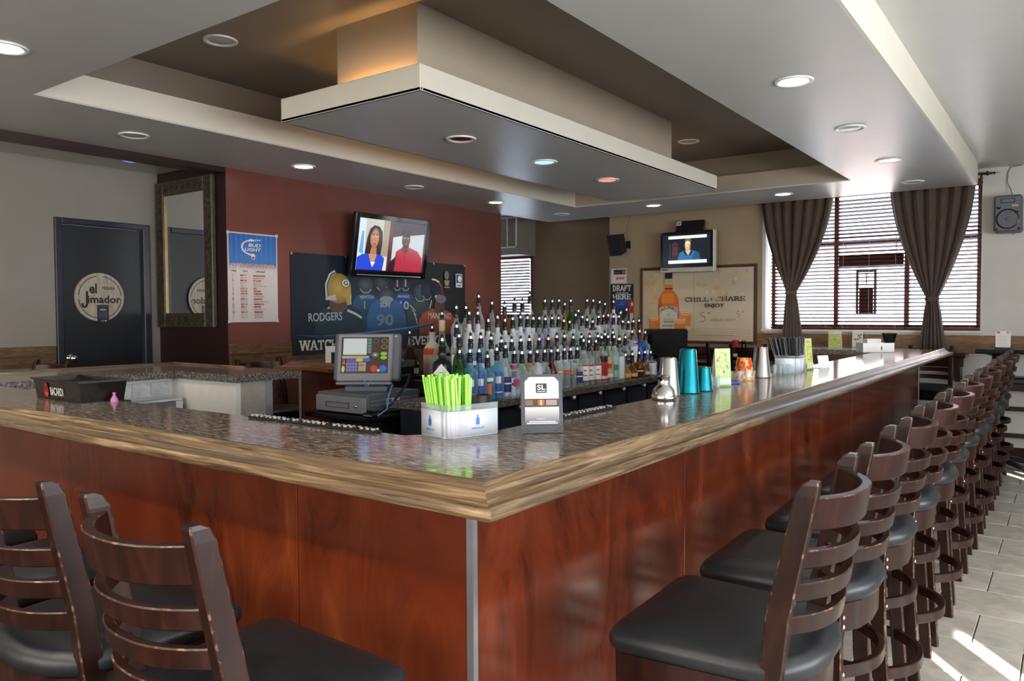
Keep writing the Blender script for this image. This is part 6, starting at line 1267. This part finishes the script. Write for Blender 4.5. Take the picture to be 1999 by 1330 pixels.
rs_ = thing('restroom_sign', 'small white sign with red arrow above football draft poster', 'sign')
B('sheet', (-4.592, -4.380, 8.4165, 8.419, 1.715, 1.892), M_wpaper, rs_)
p = Print(0.212, 0.177); p.rect(0, 0, 1, 1, (222, 218, 214)); p.rect(0.17, 0.60, 0.95, 0.93, (34, 32, 34)); p.text('RESTROOMS', 0.39, 0.68, 0.07, (190, 186, 184), w=0.38)
for x in (0.76, 0.88): p.ell(x, 0.85, 0.022, 0.03, (206, 180, 180)); p.poly([(x-0.035, 0.80), (x+0.035, 0.80), (x+0.02, 0.66), (x-0.02, 0.66)], (206, 180, 180))
p.poly([(0.28, 0.34), (0.42, 0.48), (0.42, 0.41), (0.86, 0.41), (0.86, 0.27), (0.42, 0.27), (0.42, 0.20)], (222, 110, 112))
p.build('sign_print', rs_, (-4.592, 8.4160, 1.715), (1, 0, 0), (0, 0, 1))
dp = thing('draft_poster', 'dark football draft poster on tan wall beside the framed banner', 'poster')
B('sheet', (-4.602, -4.288, 8.4165, 8.419, 1.20, 1.703), M_cabinet, dp)
p = Print(0.314, 0.503); p.rect(0, 0, 1, 1, (24, 28, 40)); p.rect(0.2, 0.30, 0.85, 0.62, (22, 40, 84), (40, 96, 176)); p.slab('DRAFT', 0.10, 0.835, 0.135, (228, 226, 222), 0.80, 0.24); p.text('YOUR TEAM', 0.5, 0.765, 0.045, (200, 200, 204), w=0.56, bold=0.02); p.slab('HERE', 0.10, 0.63, 0.125, (228, 226, 222), 0.80, 0.24)
p.ell(0.5, 0.55, 0.04, 0.02, (200, 90, 90)); p.text('FANTASY', 0.5, 0.49, 0.03, (150, 190, 230), w=0.3)
p.poly([(0.80, 0.30), (1, 0.30), (1, 0.62), (0.88, 0.62), (0.80, 0.54)], (190, 44, 34)); p.text('1', 0.95, 0.47, 0.09, (226, 220, 220), w=0.08, bold=0.03); p.poly([(0.86, 0.05), (1, 0.05), (1, 0.30), (0.86, 0.30)], (206, 206, 208)); p.ell(0.5, 0.22, 0.2, 0.16, (30, 36, 60)); p.text('2', 0.5, 0.30, 0.07, (190, 200, 216), w=0.07, bold=0.03); p.ell(0.25, 0.2, 0.15, 0.18, (36, 52, 84)); p.text('3', 0.25, 0.2, 0.07, (170, 180, 200), w=0.06, bold=0.03)
p.build('poster_print', dp, (-4.602, 8.4160, 1.20), (1, 0, 0), (0, 0, 1))

# speakers
sp = thing('wall_speaker', 'small black tilted speaker on tan wall above the arrow sign', 'speaker', (-4.40, 8.22, 2.17), rad(-14))
tl = Matrix.Rotation(rad(14), 4, 'X')
m = MB(); m.M = tl; m.loft([[(-0.085, -0.07, -0.125), (0.085, -0.07, -0.125), (0.055, 0.08, -0.11), (-0.055, 0.08, -0.11)], [(-0.085, -0.07, 0.125), (0.085, -0.07, 0.125), (0.055, 0.08, 0.11), (-0.055, 0.08, 0.11)]]); fix(m.build('cabinet', M_spk, sp))
m = MB(); m.M = tl; m.box(-0.078, 0.078, -0.078, -0.07, -0.118, 0.118, b=0.006); m.build('grille', M_rubber, sp)
m = MB(); m.tube([(0, 0.06, 0.0), (0, 0.12, 0.01), (0.0, 0.20, 0.01)], 0.014, 8); m.lathe([(0.04, 0.185), (0.04, 0.195)], 12) if False else m.box(-0.03, 0.03, 0.188, 0.2, -0.04, 0.05); m.build('bracket', M_black, sp)
m = MB(); m.tube([(0.02, 0.05, 0.10), (0.05, 0.12, 0.17), (0.02, 0.16, 0.26), (0.04, 0.19, 0.36), (0.03, 0.19, 0.47)], 0.004, 6); m.build('cable', M_cord, sp)
s2 = thing('wall_speaker', 'square grey speaker with round cone on pale wall by window', 'speaker', (-0.478, 8.20, 2.06))
m = MB(); m.box(-0.108, 0.108, 0, 0.19, 0.0, 0.328, b=0.016); m.build('cabinet', M_spkg, s2)
m = MB(); m.M = Matrix.Translation((0.0, 0.0, 0.115)) @ Matrix.Rotation(rad(90), 4, 'X')
m.lathe([(0.090, -0.002), (0.090, 0.006), (0.082, 0.009), (0.078, 0.004)], 28, caps=False); m.build('cone_ring', M_black, s2)
m = MB(); m.M = Matrix.Translation((0.0, 0.0, 0.115)) @ Matrix.Rotation(rad(90), 4, 'X'); m.lathe([(0.078, 0.004), (0.045, 0.001), (0.024, 0.002), (0.018, 0.010), (0.001, 0.013)], 28); m.build('cone', M_dgrey, s2)
for k in range(9):
    m = MB(); z = 0.115-0.064+k*0.016; hw = math.sqrt(max(0.0004, 0.08**2-(z-0.115)**2)); m.box(-hw, hw, -0.014, -0.011, z-0.0012, z+0.0012); m.build('grille_bar', M_black, s2)
m = MB(); m.box(-0.055, 0.055, -0.004, 0.0, 0.258, 0.298, b=0.002); m.build('horn', M_black, s2); m = MB(); m.box(-0.045, 0.045, -0.006, -0.003, 0.265, 0.291, b=0.002); m.build('horn_throat', M_dgrey, s2)
for x, z, mm in ((-0.07, 0.222, M_gblack), (0.065, 0.18, M_gblack), (-0.085, 0.028, M_gblack), (0.085, 0.028, M_gblack)):
    m = MB(); m.M = Matrix.Translation((x, 0, z)) @ Matrix.Rotation(rad(90), 4, 'X'); r = 0.018 if z > 0.1 else 0.012; m.lathe([(r, 0), (r, 0.004), (r*0.6, 0.004), (0.001, 0.001)], 14); m.build('port', mm, s2)
B('badge', (0.03, 0.08, -0.003, 0, 0.222, 0.24), M_gold, s2, b=0.001)
B('bracket', (-0.05, 0.05, 0.19, 0.22, 0.1, 0.25), M_black, s2)
m = MB(); m.tube([(0.03, 0.12, 0.325), (0.01, 0.18, 0.40), (-0.02, 0.205, 0.47), (-0.015, 0.208, 0.56), (0.01, 0.208, 0.605), (0.09, 0.208, 0.612)], 0.004, 6); m.tube([(0.02, 0.05, 0.0), (0.04, 0.06, -0.02), (0.07, 0.1, 0.0)], 0.003, 6); m.build('cable', M_cord, s2)

# far ledge with rail, things along it
lg = thing('drink_ledge', 'long dark wooden drink ledge along far wall under the banner', 'ledge')
MB().box(-3.95, -0.78, 8.13, 8.418, 0.925, 0.96, b=0.006).build('top', grain('dark_ledge_wood', [L3(50, 32, 24), L3(84, 56, 40), L3(112, 80, 60)], 8, (0.6, 5, 5), 0.18, dist=0.8), lg)
m = MB(); m.tube([(-3.95, 8.12, 0.945), (-0.78, 8.12, 0.945)], 0.022, 12); m.build('nosing', M_stool, lg); B('skirt', (-3.9, -0.8, 8.17, 8.20, 0.84, 0.925), M_stool, lg)
for x in (-3.8, -2.8, -1.8, -0.85): m = MB(); m.box(x-0.02, x+0.02, 8.2, 8.418, 0.70, 0.925, b=0.004); m.build('bracket', M_stool, lg)
lathed('plastic_cup', 'cup', 'red plastic cup on far ledge right of the banner lettering', 'cup', -2.97, 8.26, [(0.022, 0), (0.036, 0.09), (0.034, 0.09), (0.020, 0.004)], M_red_pl, z=0.96)
lathed('condiment_shaker', 'shaker', 'small black shaker on far ledge next to the red cup', 'shaker', -2.88, 8.26, [(0.025, 0), (0.028, 0.03), (0.02, 0.05), (0.026, 0.065), (0.022, 0.085), (0.001, 0.09)], M_gblack, z=0.96)
pr = thing('price_card', 'small white card stand on far ledge below the red cup', 'menu card', (-2.95, 8.11, 0.84)); B('sheet', (-0.055, 0.055, -0.004, 0, 0, 0.07), M_wpaper, pr); p = Print(0.11, 0.07)
for k in range(5): p.rect(0.2+k*0.12, 0.2, 0.28+k*0.12, 0.36, (60, 54, 50))
p.rect(0.2, 0.6, 0.8, 0.66, (170, 160, 150)); p.build('card_print', pr, (-0.055, -0.0045, 0), (1, 0, 0), (0, 0, 1))
cl = thing('power_adapter', 'black power adapter with cord plugged into tiled wall below ledge', 'adapter', (-3.18, 8.405, 0.77)); B('block', (-0.05, 0.05, -0.035, 0.015, -0.02, 0.03), M_black, cl, b=0.006); MB().tube([(-0.05, -0.01, 0.01), (-0.09, -0.005, 0.0), (-0.1, -0.005, -0.05), (-0.1, 0.0, -0.2)], 0.006, 6).build('cord', M_rubber, cl); MB().tube([(0.05, -0.01, 0.01), (0.12, -0.005, 0.02), (0.2, -0.005, 0.05)], 0.004, 6).build('cord', M_rubber, cl)
card('menu_card', 'yellow green drinks card on far ledge below the middle blind', -1.93, 8.20, 0.96, 0.0, 0.125, 0.21, menu_print(0.125, 0.21, 8, (190, 206, 90)))
p = Print(0.10, 0.19); p.rect(0, 0, 1, 1, (226, 228, 222)); p.rect(0, 0, 1, 0.22, (120, 170, 70)); p.rect(0, 0.9, 1, 1, (150, 190, 90))
rq = random.Random(2)
for k in range(26): p.rect(*(lambda a, b: (a, b, a+0.16, b+0.08))(rq.uniform(0.05, 0.8), rq.uniform(0.5, 0.82)), rq.choice([(60, 60, 56), (210, 190, 140), (120, 140, 90), (236, 236, 230)]))
card('menu_card', 'green and white drinks card on far ledge next to the yellow green card', -1.745, 8.33, 0.96, 0.0, 0.10, 0.20, p)
lathed('glass_bowl', 'bowl', 'small clear glass on far ledge between curtain and black flared cup', 'glass', -1.30, 8.25, [(0.02, 0), (0.03, 0.035), (0.028, 0.035), (0.018, 0.004)], G_shot, z=0.96)
# plain white things by the first curtain
sh = thing('salt_shaker', 'small white shaker on far ledge past the first curtain', 'shaker', (-2.19, 8.27, 0.96)); MB().lathe([(0.018, 0), (0.02, 0.03), (0.014, 0.05), (0.001, 0.055)], 14).build('body', M_wplast, sh)

# high table, bench and card holder at the right
ht = thing('high_table', 'black topped high table on pedestal before the pale wall', 'table', (0.0, 7.93, 0))
MB().box(-0.66, 0.72, -0.33, 0.33, 0.995, 1.03, b=0.008).build('table_top', M_gblack, ht)
MB().lathe([(0.045, 0.06), (0.04, 0.08), (0.04, 0.96), (0.12, 0.985), (0.12, 0.995)], 16, (-0.52, 0)).build('pedestal', M_black, ht)
m = MB()
for k in range(4): a = k*PI/2+PI/4; m.tube([(-0.52, 0, 0.07), (-0.52+0.2*cos(a), 0.2*sin(a), 0.05), (-0.52+0.32*cos(a), 0.32*sin(a), 0.0205)], [0.03, 0.025, 0.02], 8)
m.build('foot', M_black, ht)
mc = thing('menu_holder', 'white menu sheet clipped in chrome holder on black high table', 'menu holder', (-0.475, 7.85, 1.03), rad(8)); B('sheet', (-0.055, 0.055, 0, 0.003, 0.012, 0.15), M_wpaper, mc); B('base', (-0.06, 0.06, -0.03, 0.035, 0, 0.012), M_black, mc, b=0.003)
p = Print(0.11, 0.138); p.rect(0, 0, 1, 1, (216, 214, 214)); p.rect(0.08, 0.86, 0.3, 0.98, (190, 70, 50)); p.rect(0.7, 0.86, 0.92, 0.98, (206, 140, 60))
for k in range(7): p.rect(0.15, 0.12+k*0.09, 0.85-0.07*(k % 3), 0.145+k*0.09, (176, 174, 176))
p.build('menu_print', mc, (-0.055, -0.0005, 0.012), (1, 0, 0), (0, 0, 1))
bh = thing('high_bench', 'dark high bench with black seat along the pale wall', 'bench')
MB().box(-0.66, 1.2, 8.14, 8.40, 0.70, 0.76, b=0.015).build('seat', M_vinyl, bh); B('apron', (-0.64, 1.18, 8.16, 8.38, 0.64, 0.70), M_stool, bh)
for x in (-0.6, 0.27, 1.14):
    for y in (8.18, 8.36): B('leg', (x-0.02, x+0.02, y-0.02, y+0.02, 0, 0.64), M_stool, bh, b=0.003)
for z in (0.46, 0.22): B('rail', (-0.58, 1.12, 8.17, 8.19, z, z+0.04), M_stool, bh, b=0.003)
bp = struct(B('baseboard_far', (-0.69, 3.35, 8.40, 8.42, 0, 0.10), M_stool))
